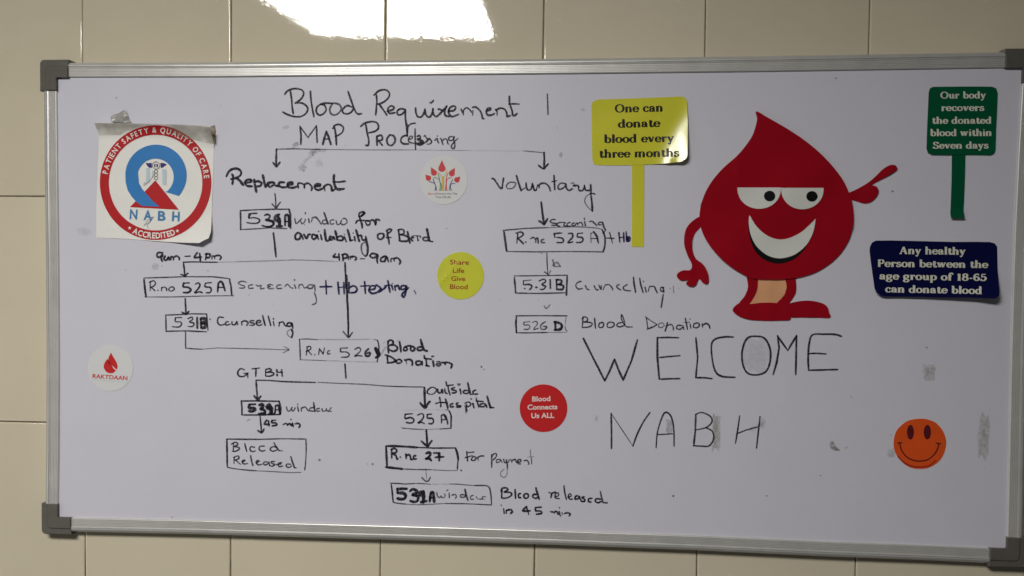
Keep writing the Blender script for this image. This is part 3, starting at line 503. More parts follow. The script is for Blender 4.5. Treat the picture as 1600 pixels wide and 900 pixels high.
X_ = (900, 500, 3.46)
H('WELCOME in large capitals', X_, 2.9, .93, '! 40,100 90,200 155,328|! 155,328 180,280 208,212|! 208,212 230,270 255,325|! 255,325 300,220 332,108|! w3.2 440,95 440,200 450,318|! w2.4 438,96 500,94 555,96|! w2.4 452,203 500,198 562,193|! w2.6 450,320 500,318 560,317|! w2.6 648,95 658,200 648,312|! w2.6 648,312 690,312 735,317|w2.7 850,92 800,92 750,105 732,140 738,220 755,280 790,305 860,310|w2.8 970,88 925,100 900,160 900,230 925,285 975,297 1025,280 1048,230 1050,160 1020,100 970,88|! w3 1090,85 1098,150 1085,230 1066,295|! w2.8 1090,88 1145,165 1192,85|! w3 1192,85 1190,200 1188,295|w2.8 1435,88 1400,78 1340,77 1280,80 1262,120 1255,200 1258,270|! w2.4 1258,182 1300,180 1352,184|! w2.6 1258,272 1330,270 1415,268')
H('NABH in large capitals', X_, 2.3, .9, '! w2.6 190,505 192,600 192,695|! w1.3 o.8 190,505 250,595 308,682|w2.4 308,682 330,620 365,550 400,500|w2.3 433,690 440,610 460,540 482,500 510,515 525,560 530,620 530,682|! w2 442,620 522,615|! w2.6 648,510 645,600 636,680|w2.2 645,512 680,500 725,520 735,550 705,580 645,595|w2.2 700,582 735,600 745,640 720,680 680,682 636,680|! w2.2 885,518 875,590 862,668|! w2 870,615 920,595 985,577|! w2.3 995,522 985,610 976,692')

# stray specks, smears and glue left by old tape
def blot(name, label, px, py, w, h, op, col, rot=0, n=18):
    V, F, A_ = [P(px, py, BD+0.00004)], [], [op]
    for k in range(n):
        a = 2*math.pi*k/n; q = 1+random.uniform(-.22, .22)
        ex = abs(math.cos(a))**0.6*math.copysign(1, math.cos(a))*w/2*q; ey = abs(math.sin(a))**0.6*math.copysign(1, math.sin(a))*h/2*q
        c, s = math.cos(rot), math.sin(rot)
        V.append(P(px+ex*c-ey*s, py+ex*s+ey*c, BD+0.00004)); A_.append(op*0.55)
        F.append((0, 1+k, 1+(k+1) % n))
    o = mesh_obj(name, V, F, INK[col], board, A_)
    if label: o['label'] = label
for q in [(1119, 676, 13, 62, .75, 'o', 0.04), (1046, 667, 12, 22, .55, 'g', 0.1), (1537, 682, 17, 66, .55, 'o', 0.03), (1452, 581, 19, 26, .55, 'o', 0.1),
          (1393, 708, 13, 14, .45, 'o', 0), (491, 237, 22, 7, .6, 'g', -0.3), (486, 243, 5, 14, .45, 'g', 0.7), (478, 251, 5, 12, .35, 'g', 0.8), (462, 226, 12, 7, .6, 'g', -0.5), (505, 235, 10, 7, .35, 'g', 0),
          (447, 199, 10, 5, .35, 'g', -.3), (473, 262, 12, 13, .45, 'o', .4), (498, 255, 12, 12, .25, 'o', 0), (243, 417, 11, 10, .35, 'g', 0), (131, 362, 22, 12, .18, 'g', 0),
          (1191, 661, 9, 14, .4, 'g', .3), (1180, 668, 20, 8, .2, 'g', -.3), (954, 257, 14, 6, .3, 'o', 0), (911, 172, 8, 5, .3, 'g', 0.3), (876, 242, 6, 8, .6, 'o', .2), (932, 654, 4, 9, .35, 'g', 0)]:
    blot('tape_residue' if q[5] == 'o' else 'smudge', None, *q[:4], q[4]*0.78, q[5], q[6])
blot('smudge', 'grey erased fill inside the letter O', 1181, 556, 40, 56, .15, 'g', 0, 30)
strokes('smudge', 'dark smear left of the orange smiling face', (1280, 540, 4.09), 5, .5, 'g', 'w7 80,620 90,650 110,660|w2 o.8 95,650 115,665 130,668|w3 o.3 165,655 178,650')
random.seed(5)
V, F, A_ = [], [], []
specks = [(871, 200, 1.6), (475, 300, 1), (197, 422, 1.5), (325, 423, 1.6), (253, 416, 1), (345, 165, 1.4), (182, 153, 2), (698, 357, 1.6), (499, 719, 2.2), (582, 725, 2), (574, 725, 1.6), (390, 400, 1), (1052, 775, 3), (1198, 775, 2.4), (1282, 743, 2.2),
          (1330, 620, 1.8), (1448, 543, 2.2), (1392, 680, 1.2), (1395, 299, 2), (1306, 122, 1.6), (752, 573, 3), (756, 577, 2), (269, 808, 1.4), (427, 475, 1.1), (368, 408, 1), (389, 461, 1), (1235, 652, 1.2), (780, 469, 1.2), (905, 500, 1), (540, 227, 1.2), (494, 232, 1.5), (489, 243, 1.6),
          (473, 258, 1.4), (475, 267, 2), (478, 262, 1.6), (470, 257, 1)]
for q_ in (4, 8, 9, 17, 18, 19, 22, 25): specks[q_] = (specks[q_][0], specks[q_][1], specks[q_][2]*1.5)
specks += [(random.uniform(110, 1560), random.uniform(130, 800), random.uniform(0.5, 1.0)) for _ in range(70)]
for sx_, sy_, r in specks:
    b0 = len(V); V.append(P(sx_, sy_, BD+0.00005)); A_.append(.75 if r > 1 else .4)
    for k in range(7):
        a = k/7*6.283; rr = r*0.5*random.uniform(.7, 1.4); V.append(P(sx_+rr*math.cos(a)*1.2, sy_+rr*math.sin(a), BD+0.00005)); A_.append(.5 if r > 1 else .2)
    for k in range(7): F.append((b0, b0+1+k, b0+1+(k+1) % 7))
o = mesh_obj('dust_specks', V, F, INK['k'], board, A_); o['kind'] = 'stuff'

# ------------------------------------------------------------------ flat card, vinyl and paper
def area2(p): return sum(a[0]*b[1]-b[0]*a[1] for a, b in zip(p, p[1:]+p[:1]))
def sheet(name, parent, outl, d, m, lift=None, step=6, thick=0.00035, label=None, rim=True):
    """a thin sheet with its own thickness; outl in photo pixels; lift(px,py) extra metres off the board"""
    if outl[0] == outl[-1]: outl = outl[:-1]
    if area2(outl) > 0: outl = outl[::-1]
    bm = bmesh.new(); bm.faces.new([bm.verts.new((x, -y, 0)) for x, y in outl])
    if lift:
        xs = [p[0] for p in outl]; ys = [-p[1] for p in outl]
        k = math.ceil(min(xs)/step+.01)*step
        while k < max(xs):
            bmesh.ops.bisect_plane(bm, geom=bm.verts[:]+bm.edges[:]+bm.faces[:], plane_co=(k, 0, 0), plane_no=(1, 0, 0)); k += step
        k = math.ceil(min(ys)/step+.01)*step
        while k < max(ys):
            bmesh.ops.bisect_plane(bm, geom=bm.verts[:]+bm.edges[:]+bm.faces[:], plane_co=(0, k, 0), plane_no=(0, 1, 0)); k += step
    if not lift: bmesh.ops.triangulate(bm, faces=bm.faces)
    L = lift or (lambda x, y: 0.0)
    for v in bm.verts: v.co = P(v.co.x, -v.co.y, d+L(v.co.x, -v.co.y))
    bm.normal_update()
    if sum(f.normal.y*f.calc_area() for f in bm.faces) > 0: bmesh.ops.reverse_faces(bm, faces=bm.faces)
    top = bm.faces[:]
    if thick > 0:
        TH = Vector((0, thick, 0))
        be = [(e_.verts[0].co.copy(), e_.verts[1].co.copy()) for e_ in bm.edges if len(e_.link_faces) == 1]
        for ca_, cb_ in be:     # the cut edge has corners of its own, so the sheet keeps a crisp rim
            bm.faces.new([bm.verts.new(c_) for c_ in (ca_, cb_, cb_+TH, ca_+TH)])
        if lift:
            for vs in [[v.co+TH for v in f_.verts] for f_ in top]: bm.faces.new([bm.verts.new(c_) for c_ in vs[::-1]])
    for f_ in top:
        if f_.is_valid: f_.smooth = bool(lift)
    o = from_bm(name, bm, m, parent)
    if label: o['label'] = label
    return o
def flat_line(name, parent, polylines, w, d, m, lift=None, label=None, smooth=True):
    V, F, A_ = [], [], []
    L = lift or (lambda x, y: 0.0)
    for i, p in enumerate(polylines):
        q = smooth_line(p, 5) if smooth else p
        ribbon(V, F, A_, q, lambda dx, dy, u: w, 1.0, lambda x, y, i=i: P(x, y, d+L(x, y)+i*0.000003))
    o = mesh_obj(name, V, F, m, parent)
    if label: o['label'] = label
    return o

# ---- bold serif lettering drawn as pen strokes: upright parts thick, level parts thin
def arc(cx, cy, rx, ry, a0, a1, n=14):
    return [(cx+rx*math.cos(math.radians(a0+(a1-a0)*i/n)), cy+ry*math.sin(math.radians(a0+(a1-a0)*i/n))) for i in range(n+1)]
X = 5.0; CP = 7.4; AS = 7.6
sf = lambda x, y, w=1.05: ('s', [(x-w, y), (x+w, y)])
stem = lambda x, y0, y1: ('t', [(x, y0), (x, y1)])
def ht(x, y): return ('s', [(x-1.0, y-.05), (x, y)])      # flag serif at a stem head
SER = {
 'o': (5.6, [('c', arc(2.8, 2.5, 2.0, 2.25, 0, 360, 20))]),
 'O': (8.4, [('c', arc(4.2, 3.7, 3.2, 3.45, 0, 360, 24))]),
 'c': (5.0, [('c', arc(2.8, 2.5, 1.95, 2.25, 48, 315, 16)), ('d', (4.0, 3.7))]),
 'e': (5.2, [('c', arc(2.7, 2.5, 1.95, 2.25, 8, 318, 18)), ('s', [(.9, 2.75), (4.6, 2.75)])]),
 'a': (5.5, [('c', [(1.0, 3.7), (1.8, 4.7), (3.1, 4.6), (3.7, 3.7), (3.75, 2.5)]), ('t', [(3.75, 3.3), (3.75, .9)]), ('c', [(3.7, 2.9), (2.0, 2.6), (.95, 1.5), (1.6, .4), (2.9, .5), (3.7, 1.4)]), ('s', [(3.75, .35), (5.1, .3)])]),
 'n': (6.4, [stem(1.4, 0.2, 4.7), ht(1.4, 4.75), sf(1.4, .25), ('c', [(1.6, 3.6), (2.6, 4.7), (3.9, 4.7), (4.6, 3.8), (4.65, 2.6)]), stem(4.65, 3.2, .2), sf(4.65, .25)]),
 'm': (9.6, [stem(1.4, 0.2, 4.7), ht(1.4, 4.75), sf(1.4, .25), ('c', [(1.6, 3.6), (2.5, 4.7), (3.6, 4.7), (4.3, 3.8), (4.35, 2.6)]), stem(4.35, 3.2, .2), sf(4.35, .25), ('c', [(4.5, 3.6), (5.5, 4.7), (6.9, 4.7), (7.6, 3.8), (7.65, 2.6)]), stem(7.65, 3.2, .2), sf(7.65, .25)]),
 'h': (6.4, [stem(1.4, 0.2, AS), ht(1.4, AS), sf(1.4, .25), ('c', [(1.6, 3.6), (2.6, 4.7), (3.9, 4.7), (4.6, 3.8), (4.65, 2.6)]), stem(4.65, 3.2, .2), sf(4.65, .25)]),
 'd': (6.1, [('c', arc(2.7, 2.4, 1.9, 2.2, 20, 340, 16)), stem(4.4, .2, AS), ht(4.4, AS), ('s', [(4.4, .25), (5.6, .25)])]),
 'b': (6.0, [stem(1.5, .3, AS), ht(1.5, AS), ('c', arc(3.2, 2.4, 1.95, 2.2, 160, -160, 16))]),
 'p': (6.0, [stem(1.5, -2.3, 4.7), ht(1.5, 4.75), sf(1.5, -2.3), ('c', arc(3.2, 2.5, 1.95, 2.2, 160, -160, 16))]),
 'g': (5.8, [('c', arc(2.6, 3.1, 1.6, 1.6, 0, 360, 16)), ('c', [(1.6, 1.6), (1.2, .9), (2.2, .45), (4.0, .2), (4.6, -.8), (3.6, -2.1), (1.8, -2.1), (.8, -1.2), (1.5, -.1)]), ('s', [(3.9, 4.2), (5.2, 4.7)])]),
 't': (4.2, [('t', [(1.9, 6.3), (1.9, 1.2)]), ('c', [(1.9, 1.5), (2.2, .4), (3.1, .3), (3.9, .9)]), ('s', [(.6, 4.55), (3.6, 4.55)])]),
 'l': (3.1, [stem(1.6, .2, AS), ht(1.6, AS), sf(1.6, .25)]),
 'i': (3.1, [stem(1.6, .2, 4.7), ht(1.6, 4.75), sf(1.6, .25), ('d', (1.6, 6.7))]),
 'f': (4.0, [('c', [(4.2, 6.6), (3.3, 7.5), (2.2, 7.1), (1.8, 5.9)]), stem(1.8, .2, 6.3), sf(1.8, .25), ('s', [(.5, 4.55), (3.5, 4.55)]), ('d', (3.9, 6.7))]),
 'r': (4.6, [stem(1.5, .2, 4.7), ht(1.5, 4.75), sf(1.5, .25), ('c', [(1.7, 3.4), (2.5, 4.5), (3.6, 4.7)]), ('d', (3.9, 4.1))]),
 's': (4.6, [('c', [(3.6, 4.1), (2.6, 4.75), (1.3, 4.4), (1.1, 3.4), (2.2, 2.7), (3.5, 2.1), (3.6, .9), (2.5, .25), (1.3, .35), (.8, 1.1)])]),
 'u': (6.3, [stem(1.5, 4.7, 1.8), ht(1.5, 4.75), ('c', [(1.5, 2.2), (1.7, .9), (2.7, .3), (3.8, .7), (4.5, 1.8)]), stem(4.6, .2, 4.7), ht(4.6, 4.75), ('s', [(4.6, .25), (5.9, .25)])]),
 'v': (5.6, [('t', [(1.2, 4.7), (2.9, .3)]), ('n', [(2.9, .3), (4.5, 4.7)]), sf(1.2, 4.7), sf(4.5, 4.7, .9)]),
 'w': (8.2, [('t', [(1.2, 4.7), (2.6, .3)]), ('n', [(2.6, .3), (4.0, 4.7)]), ('t', [(4.0, 4.7), (5.4, .3)]), ('n', [(5.4, .3), (6.9, 4.7)]), sf(1.2, 4.7), sf(4.0, 4.7, .8), sf(6.9, 4.7, .9)]),
 'y': (5.6, [('t', [(1.2, 4.7), (2.9, .5)]), ('n', [(4.5, 4.7), (2.9, .3), (2.0, -1.8), (1.0, -1.9)]), sf(1.2, 4.7), sf(4.5, 4.7, .9), ('d', (1.1, -1.6))]),
 'S': (6.2, [('c', [(4.9, 5.9), (3.8, 7.1), (2.0, 6.9), (1.2, 5.6), (2.0, 4.4), (4.2, 3.4), (5.1, 2.0), (4.3, .5), (2.4, .3), (1.1, 1.6)]), ('t', [(5.0, 7.1), (5.0, 5.6)]), ('t', [(1.0, .3), (1.0, 1.8)])]),
 'A': (8.0, [('n', [(1.5, .3), (3.9, 7.2)]), ('t', [(3.9, 7.2), (6.4, .3)]), ('s', [(2.3, 2.5), (5.4, 2.5)]), sf(1.5, .25), sf(6.4, .25)]),
 'P': (6.6, [stem(1.9, .2, 7.0), sf(1.9, .25), ('s', [(.8, 7.05), (3.4, 7.05)]), ('c', [(3.0, 7.05), (4.8, 6.8), (5.5, 5.3), (4.8, 3.7), (3.2, 3.3), (2.0, 3.4)])]),
 '1': (4.6, [stem(2.4, .2, 6.8), ('s', [(1.0, 6.1), (2.4, 6.8)]), sf(2.4, .25, 1.3)]),
 '8': (5.8, [('c', arc(2.9, 5.3, 1.55, 1.7, 0, 360, 16)), ('c', arc(2.9, 1.95, 1.95, 1.8, 0, 360, 16))]),
 '6': (5.8, [('c', [(4.5, 6.3), (3.2, 7.0), (1.6, 5.8), (1.0, 3.6), (1.3, 1.6), (2.8, .3), (4.4, .9), (4.8, 2.3), (4.0, 3.8), (2.6, 4.0), (1.4, 3.2)])]),
 '5': (5.6, [('s', [(1.6, 6.8), (4.6, 6.8)]), ('n', [(1.6, 6.8), (1.5, 4.0)]), ('c', [(1.5, 4.0), (3.2, 4.5), (4.6, 3.4), (4.5, 1.5), (3.0, .3), (1.4, .5), (1.0, 1.3)])]),
 '-': (3.6, [('s', [(.7, 2.6), (2.9, 2.6)]), ('s', [(.7, 2.3), (2.9, 2.3)])]),
 ' ': (3.3, []),
}
def serif_line(name, parent, text, xa, xb, ya, yb, cap_px, m, d, lift=None, label=None):
    """text from (xa,ya) to (xb,yb) along the baseline, cap height in photo pixels"""
    total = sum(SER[c][0] for c in text)-0.9
    ln = math.hypot(xb-xa, yb-ya); ux, uy = (xb-xa)/ln, (yb-ya)/ln
    sx_ = ln/total; sy_ = cap_px/6.95
    L = lift or (lambda x, y: 0.0); V, F, A_ = [], [], []; cur = -0.45; n = [0]
    for ch in text:
        adv, parts = SER[ch]
        for kind, pts in parts:
            n[0] += 1; dz = (n[0] % 12)*0.000003
            def mp(x, y, cur=cur, dz=dz):
                X_p = (cur+x)*sx_; Y_p = y*sy_
                px, py = xa+ux*X_p+uy*Y_p, ya+uy*X_p-ux*Y_p
                return P(px, py, d+dz+L(px, py))
            if kind == 'd':
                b0 = len(V); c = pts
                for k in range(10): V.append(mp(c[0]+.72*math.cos(k*.6283), c[1]+.72*math.sin(k*.6283)))
                F.append(tuple(range(b0, b0+10)))
                A_.extend([1]*10); continue
            if kind == 'c': q = smooth_line(pts, 4); wf = lambda dx, dy, u: .80+1.05*abs(dy)**1.5
            elif kind == 't': q = pts; wf = lambda dx, dy, u: 2.10
            elif kind == 's': q = pts; wf = lambda dx, dy, u: .82
            else: q = smooth_line(pts, 4) if len(pts) > 2 else pts; wf = lambda dx, dy, u: 1.05
            ribbon(V, F, A_, q, wf, 1.0, mp, cap=(kind == 'c'))
        cur += adv
    o = mesh_obj(name, V, F, m, parent)
    if label: o['label'] = label
    return o

# ---- plain lettering from Blender's own built-in face
_gc = {}
def glyphs(text, bold=0.0):
    k = (text, bold)
    if k in _gc: return _gc[k]
    cu = bpy.data.curves.new('t', 'FONT'); cu.body = text; cu.size = 1.0; cu.offset = bold; cu.resolution_u = 3
    ob = bpy.data.objects.new('t', cu)
    me = ob.to_mesh()
    vs = [(v.co.x, v.co.y) for v in me.vertices]; fs = [tuple(p.vertices) for p in me.polygons]
    ob.to_mesh_clear(); bpy.data.objects.remove(ob); bpy.data.curves.remove(cu)
    _gc[k] = (vs, fs); return _gc[k]
_CAPH = max(v[1] for v in glyphs('H')[0])
def sans_line(name, parent, text, xa, xb, ya, yb, cap_px, m, d, bold=0.0, lift=None, label=None):
    vs, fs = glyphs(text, bold)
    x0_, x1_ = min(v[0] for v in vs), max(v[0] for v in vs)
    ln = math.hypot(xb-xa, yb-ya); ux, uy = (xb-xa)/ln, (yb-ya)/ln; L = lift or (lambda x, y: 0.0)
    V = []
    for x, y in vs:
        X_p = (x-x0_)/(x1_-x0_)*ln; Y_p = y/_CAPH*cap_px
        px, py = xa+ux*X_p+uy*Y_p, ya+uy*X_p-ux*Y_p
        V.append(P(px, py, d+L(px, py)))
    o = mesh_obj(name, V, fs, m, parent)
    if label: o['label'] = label
    return o
def ring_text(name, parent, text, cx, cy, rx, ry, a0, a1, h, m, d, inner=False, bold=0.02, lift=None, squeeze=0.9, label=None):
    """letters on a ring; angles clockwise from the top, degrees; rx/ry = baseline radius"""
    V, F = [], []; L = lift or (lambda x, y: 0.0)
    wd = []
    for ch in text:
        if ch == ' ': wd.append(0.30); continue
        vs, fs = glyphs(ch, bold); wd.append(max(v[0] for v in vs)-min(v[0] for v in vs)+0.13)
    tot = sum(wd)-0.13; cur = 0
    for ch, w in zip(text, wd):
        if ch != ' ':
            vs, fs = glyphs(ch, bold); xm = min(v[0] for v in vs)
            mid = cur+(w-0.13)/2
            a = math.radians(a0+(a1-a0)*mid/tot)
            s = h/_CAPH
            b0 = len(V)
            for x, y in vs:
                lx = (x-xm-(w-0.13)/2)*s*squeeze; ly = y*s
                if not inner:
                    px = cx+(rx+ly)*math.sin(a)+lx*math.cos(a); py = cy-(ry+ly)*math.cos(a)+lx*math.sin(a)
                else:   # reading along the bottom
                    px = cx+(rx-ly)*math.sin(a)-lx*math.cos(a); py = cy-(ry-ly)*math.cos(a)-lx*math.sin(a)
                V.append(P(px, py, d+L(px, py)))
            F += [tuple(b0+i for i in f_) for f_ in fs]
        cur += w
    o = mesh_obj(name, V, F, m, parent)
    if label: o['label'] = label
    return o
def ss(a, b, x):
    t = max(0.0, min(1.0, (x-a)/(b-a))); return t*t*(3-2*t)

# ---------------------------------------------------------------- accreditation poster
Z = (140, 170, 4.09)
post = thing('accreditation_poster', P(243, 285), 'square white paper poster with red ring and blue letter Q emblem, curling at the corners', 'poster')
def lift_p(x, y):
    cr = 209 if x < 255 else 209+(x-255)*0.22
    top = max(0.0, cr-y)
    l = 0.0095*(top/17)**1.1 + 0.0012*math.exp(-((y-cr)/4.0)**2)
    if top > 0: l += 0.0006*math.sin(x*0.22)*min(1, top/8)
    c = max(0.0, (x-300)*0.55+(y-352)*0.85); l += 0.00006*c**1.4
    c2 = ss(180, 320, x)*ss(366, 380, y); l += 0.002*c2
    l += 0.0002*math.sin(x*.11+y*.05)+0.00035*math.exp(-((y-(352+(x-150)*.13))/2.0)**2)*(1-ss(175, 200, x))
    return l
po = tf(pl('30,90 130,92 260,93 400,96 560,100 720,107 772,118 778,165 795,230 790,400 783,600 778,740 775,785 760,828 735,838 700,858 560,854 400,844 250,832 120,827 42,823 44,600 52,400 58,250 60,166 45,130'), Z)
sheet('paper', post, po, BD+0.0006, M_paper, lift_p, 5)
D1 = BD+0.0010
rc = (421.5, 471.5)
def ring_poly(cx, cy, ro, rO, ri, rI): # two half rings avoid a hole
    out = []
    for a0 in (-90, 90):
        out.append(ellipse(cx, cy, ro, rO, a0, a0+180, 40)+ellipse(cx, cy, ri, rI, a0+180, a0, 40))
    return out
def multi_sheet(name, parent, polys, d, m, lift=None, step=5, label=None):
    """several flat prints of one colour as one part"""
    bm = bmesh.new(); L = lift or (lambda x, y: 0.0)
    for p in polys:
        if p[0] == p[-1]: p = p[:-1]
        if area2(p) > 0: p = p[::-1]
        bm.faces.new([bm.verts.new((x, -y, 0)) for x, y in p])
    xs = [v.co.x for v in bm.verts]; ys = [v.co.y for v in bm.verts]
    if lift:
        for lo, hi, no in ((min(xs), max(xs), (1, 0, 0)), (min(ys), max(ys), (0, 1, 0))):
            k = math.ceil(lo/step+.01)*step
            while k < hi:
                bmesh.ops.bisect_plane(bm, geom=bm.verts[:]+bm.edges[:]+bm.faces[:], plane_co=(k*no[0], k*no[1], 0), plane_no=no); k += step
    bmesh.ops.triangulate(bm, faces=bm.faces)
    for v in bm.verts: v.co = P(v.co.x, -v.co.y, d+L(v.co.x, -v.co.y))
    for f_ in bm.faces: f_.smooth = bool(lift)
    bm.normal_update()
    if sum(f.normal.y*f.calc_area() for f in bm.faces) > 0: bmesh.ops.reverse_faces(bm, faces=bm.faces)
    o = from_bm(name, bm, m, parent)
    if label: o['label'] = label
    return o
multi_sheet('ring_print', post, [tf(p, Z) for p in ring_poly(*rc, 356.5, 366.5, 299, 306)], D1, M_sealr, lift_p)
ring_text('lettering', post, 'PATIENT SAFETY & QUALITY OF CARE', *tf([rc], Z)[0], 311/4.09, 320/4.09, -80.5, 85.5, 8.1, M_paper, D1+0.0005, lift=lift_p, squeeze=.86, label='white ring lettering PATIENT SAFETY & QUALITY OF CARE')
ring_text('lettering', post, 'ACCREDITED', *tf([rc], Z)[0], 347/4.09, 356/4.09, 180+25.5, 180-21.5, 8.6, M_paper, D1+0.0004, inner=True, bold=0.028, lift=lift_p, squeeze=.84, label='white lettering ACCREDITED')
def star(cx, cy, r, rot=-90):
    return [(cx+(r if k % 2 == 0 else r*.42)*math.cos(math.radians(rot+36*k)), cy+(r if k % 2 == 0 else r*.42)*math.sin(math.radians(rot+36*k))) for k in range(10)]
multi_sheet('star_print', post, [tf(star(256, 762, 13), Z)], D1+0.00015, M_paper, lift_p)
multi_sheet('star_print', post, [tf(star(561, 780, 13), Z)], D1+0.00015, M_paper, lift_p)
multi_sheet('triangle_print', post, [tf(pl('420,457 570,645 258,628'), Z)], D1, M_sealr, lift_p)
oc = ellipse(424, 425, 196, 196, 42, -180, 60)      # right low point, over the top, to the left
inner_c = ellipse(421, 436, 116, 118, -180, 52, 48)
blue = oc + pl('230,470 243,520 268,560 300,597 335,621 447,625 400,586 360,540 335,510 315,475') + inner_c[3:] + pl('478,529')
multi_sheet('letter_print', post, [tf(blue, Z)], D1+0.00012, M_sealb, lift_p, label='blue letter Q')
for ch, xa, xb, ya, yb in (('N', 255, 303, 702, 705), ('A', 344, 396, 708, 711), ('B', 435, 484, 712, 714), ('H', 525, 573, 715, 718)):
    a, b = tf([(xa, ya), (xb, yb)], Z)
    sans_line('lettering', post, ch, a[0], b[0], a[1], b[1], 14.2, M_letb, D1+0.0001, bold=0.03, lift=lift_p, label='blue printed letter %s' % ch)
multi_sheet('wing_print', post, [tf(pl('358,346 375,347 396,345 398,378 378,374 366,362'), Z), tf(pl('452,345 475,347 494,356 482,362 470,374 455,378'), Z), tf(pl('413,352 421,352 420,376 412,370'), Z), tf(pl('427,352 436,352 437,370 428,376'), Z)], D1+0.0001, M_purp, lift_p)
flat_line('staff_print', post, [tf(ellipse(425, 362, 24, 23, n=20), Z)]+[tf(ellipse(424, y, 10, 11, n=14), Z) for y in (400, 422, 443)]+[tf([(424, 335), (424, 345)], Z)], 0.8, D1+0.0001, M_dgry, lift_p)
multi_sheet('figure_print', post, [tf(pl('362,378 384,378 384,470 360,470'), Z), tf(pl('463,385 490,385 490,488 466,485'), Z), tf(pl('398,395 412,395 412,410 398,440'), Z)], D1+0.00008, M_pale, lift_p)
flat_line('pen_scribble', post, [tf(pl('345,492 352,470 362,478 395,445 412,425 380,462 350,490'), Z)], 0.45, D1+0.0002, M_pen, lift_p)
flat_line('pen_scribble', post, [tf(pl('378,768 368,745 390,710 402,690 372,712 348,748'), Z), tf(pl('350,738 380,728 410,688'), Z)], 0.45, D1+0.0002, M_pen, lift_p)

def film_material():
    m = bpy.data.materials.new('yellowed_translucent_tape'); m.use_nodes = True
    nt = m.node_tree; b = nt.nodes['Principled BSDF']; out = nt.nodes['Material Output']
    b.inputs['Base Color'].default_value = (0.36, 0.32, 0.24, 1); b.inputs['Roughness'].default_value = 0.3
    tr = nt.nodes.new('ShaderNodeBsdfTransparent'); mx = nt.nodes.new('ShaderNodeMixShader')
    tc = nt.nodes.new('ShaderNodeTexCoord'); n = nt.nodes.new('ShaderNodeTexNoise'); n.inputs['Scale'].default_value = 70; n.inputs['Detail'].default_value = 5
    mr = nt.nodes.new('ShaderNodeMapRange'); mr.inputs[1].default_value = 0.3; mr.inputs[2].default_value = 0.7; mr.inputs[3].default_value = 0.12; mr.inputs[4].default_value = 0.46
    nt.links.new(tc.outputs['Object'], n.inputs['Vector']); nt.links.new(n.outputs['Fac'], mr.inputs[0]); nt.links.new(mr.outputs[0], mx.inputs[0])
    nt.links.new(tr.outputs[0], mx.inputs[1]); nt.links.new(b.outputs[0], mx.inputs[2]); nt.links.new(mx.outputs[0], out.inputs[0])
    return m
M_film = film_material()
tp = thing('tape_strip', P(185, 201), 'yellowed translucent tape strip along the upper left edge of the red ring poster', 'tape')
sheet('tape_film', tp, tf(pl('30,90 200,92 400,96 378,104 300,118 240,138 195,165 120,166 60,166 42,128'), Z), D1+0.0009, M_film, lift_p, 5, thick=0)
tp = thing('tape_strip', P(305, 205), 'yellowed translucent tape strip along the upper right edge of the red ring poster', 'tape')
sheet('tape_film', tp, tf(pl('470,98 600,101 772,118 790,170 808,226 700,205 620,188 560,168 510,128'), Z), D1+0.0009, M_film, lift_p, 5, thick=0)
tp = thing('tape_piece', P(188, 180), 'crumpled grey clear tape piece sticking up above the poster with red ring', 'tape')
tl = lambda x, y: 0.0014+0.0010*math.sin(x*.33+1)+0.0009*math.sin(y*.4+x*.15)
sheet('tape_film', tp, tf(pl('133,52 150,40 185,28 218,9 232,15 242,40 262,82 268,88 200,88 142,86'), Z), BD+0.0009, M_tape, tl, 2.5, thick=0.0002)
tp = thing('tape_piece', P(333, 210), 'narrow brown tape strip at the upper right corner of the poster with red ring', 'tape')
sheet('tape_film', tp, tf(pl('772,112 800,105 803,170 808,226 796,222 780,180'), Z), BD+0.0006, M_tape2, lambda x, y: 0.0008+0.0006*math.sin(y*.5), 3, thick=0.0002)

# ---------------------------------------------------------------- round stickers
def disc_sticker(label, cx, cy, rx, ry, m, lift=None, group='round stickers on the whiteboard'):
    t = thing('round_sticker', P(cx, cy), label, 'sticker', group)
    sheet('sticker_disc', t, ellipse(cx, cy, rx, ry, n=72), BD+0.00045, m, lift or (lambda x, y: 0.0), 5, thick=0.0003)
    return t
DS = BD+0.00056
Y_ = (640, 230, 7.5)
t = disc_sticker('round white sticker with five red drops over coloured figures', 693.7, 281.6, 36.8, 37.8, M_stick)
def drop(cx, ty, by, w, rot=0, n=10):
    h = by-ty; pts = [(0, -h*.62)]
    for a in range(-35, 216, 20):
        pts.append((w/2*math.cos(math.radians(a)), w/2*.92*math.sin(math.radians(a))+h*.38-w/2*.92))
    c, s = math.cos(math.radians(rot)), math.sin(math.radians(rot)); my = ty+h*.62
    return [(cx+x*c-y*s, my+x*s+y*c) for x, y in pts]
multi_sheet('drop_print', t, [tf(drop(cx, ty, by, w, r), Y_) for cx, ty, by, w, r in ((379, 150, 290, 86, 0), (282, 225, 335, 72, -28), (498, 232, 342, 72, 30), (220, 308, 395, 66, -42), (556, 328, 415, 66, 46))], DS, M_dots)
for m_, ls in ((M_purp, '230,403 265,412 290,425 305,460 300,500|275,370 285,400 295,420|300,440 312,475 312,500|530,425 500,428 478,440 470,470 465,500|505,380 492,405 480,430|482,440 478,470 490,502'),
               (M_grn2, '285,355 330,368 350,390 360,440 355,500|332,310 345,350 352,380|350,400 372,440 370,500'),
               (M_gold, '335,290 365,335 388,350 420,330 435,275|388,350 385,420 382,505|395,350 400,430 402,505'),
               (M_dots, '445,305 438,340 430,370 425,440 420,500|490,350 450,370 432,390|435,385 430,440 435,500'),
               (M_dgry, '290,505 320,505|340,506 372,506|405,505 450,505|470,505 495,505')):
    flat_line('figure_print', t, [tf(pl(s), Y_) for s in ls.split('|')], 1.25 if m_ is not M_dgry else .7, DS, m_)
multi_sheet('figure_print', t, [tf(pl('375,345 405,345 402,505 385,505'), Y_), ], DS+0.00002, M_gold)
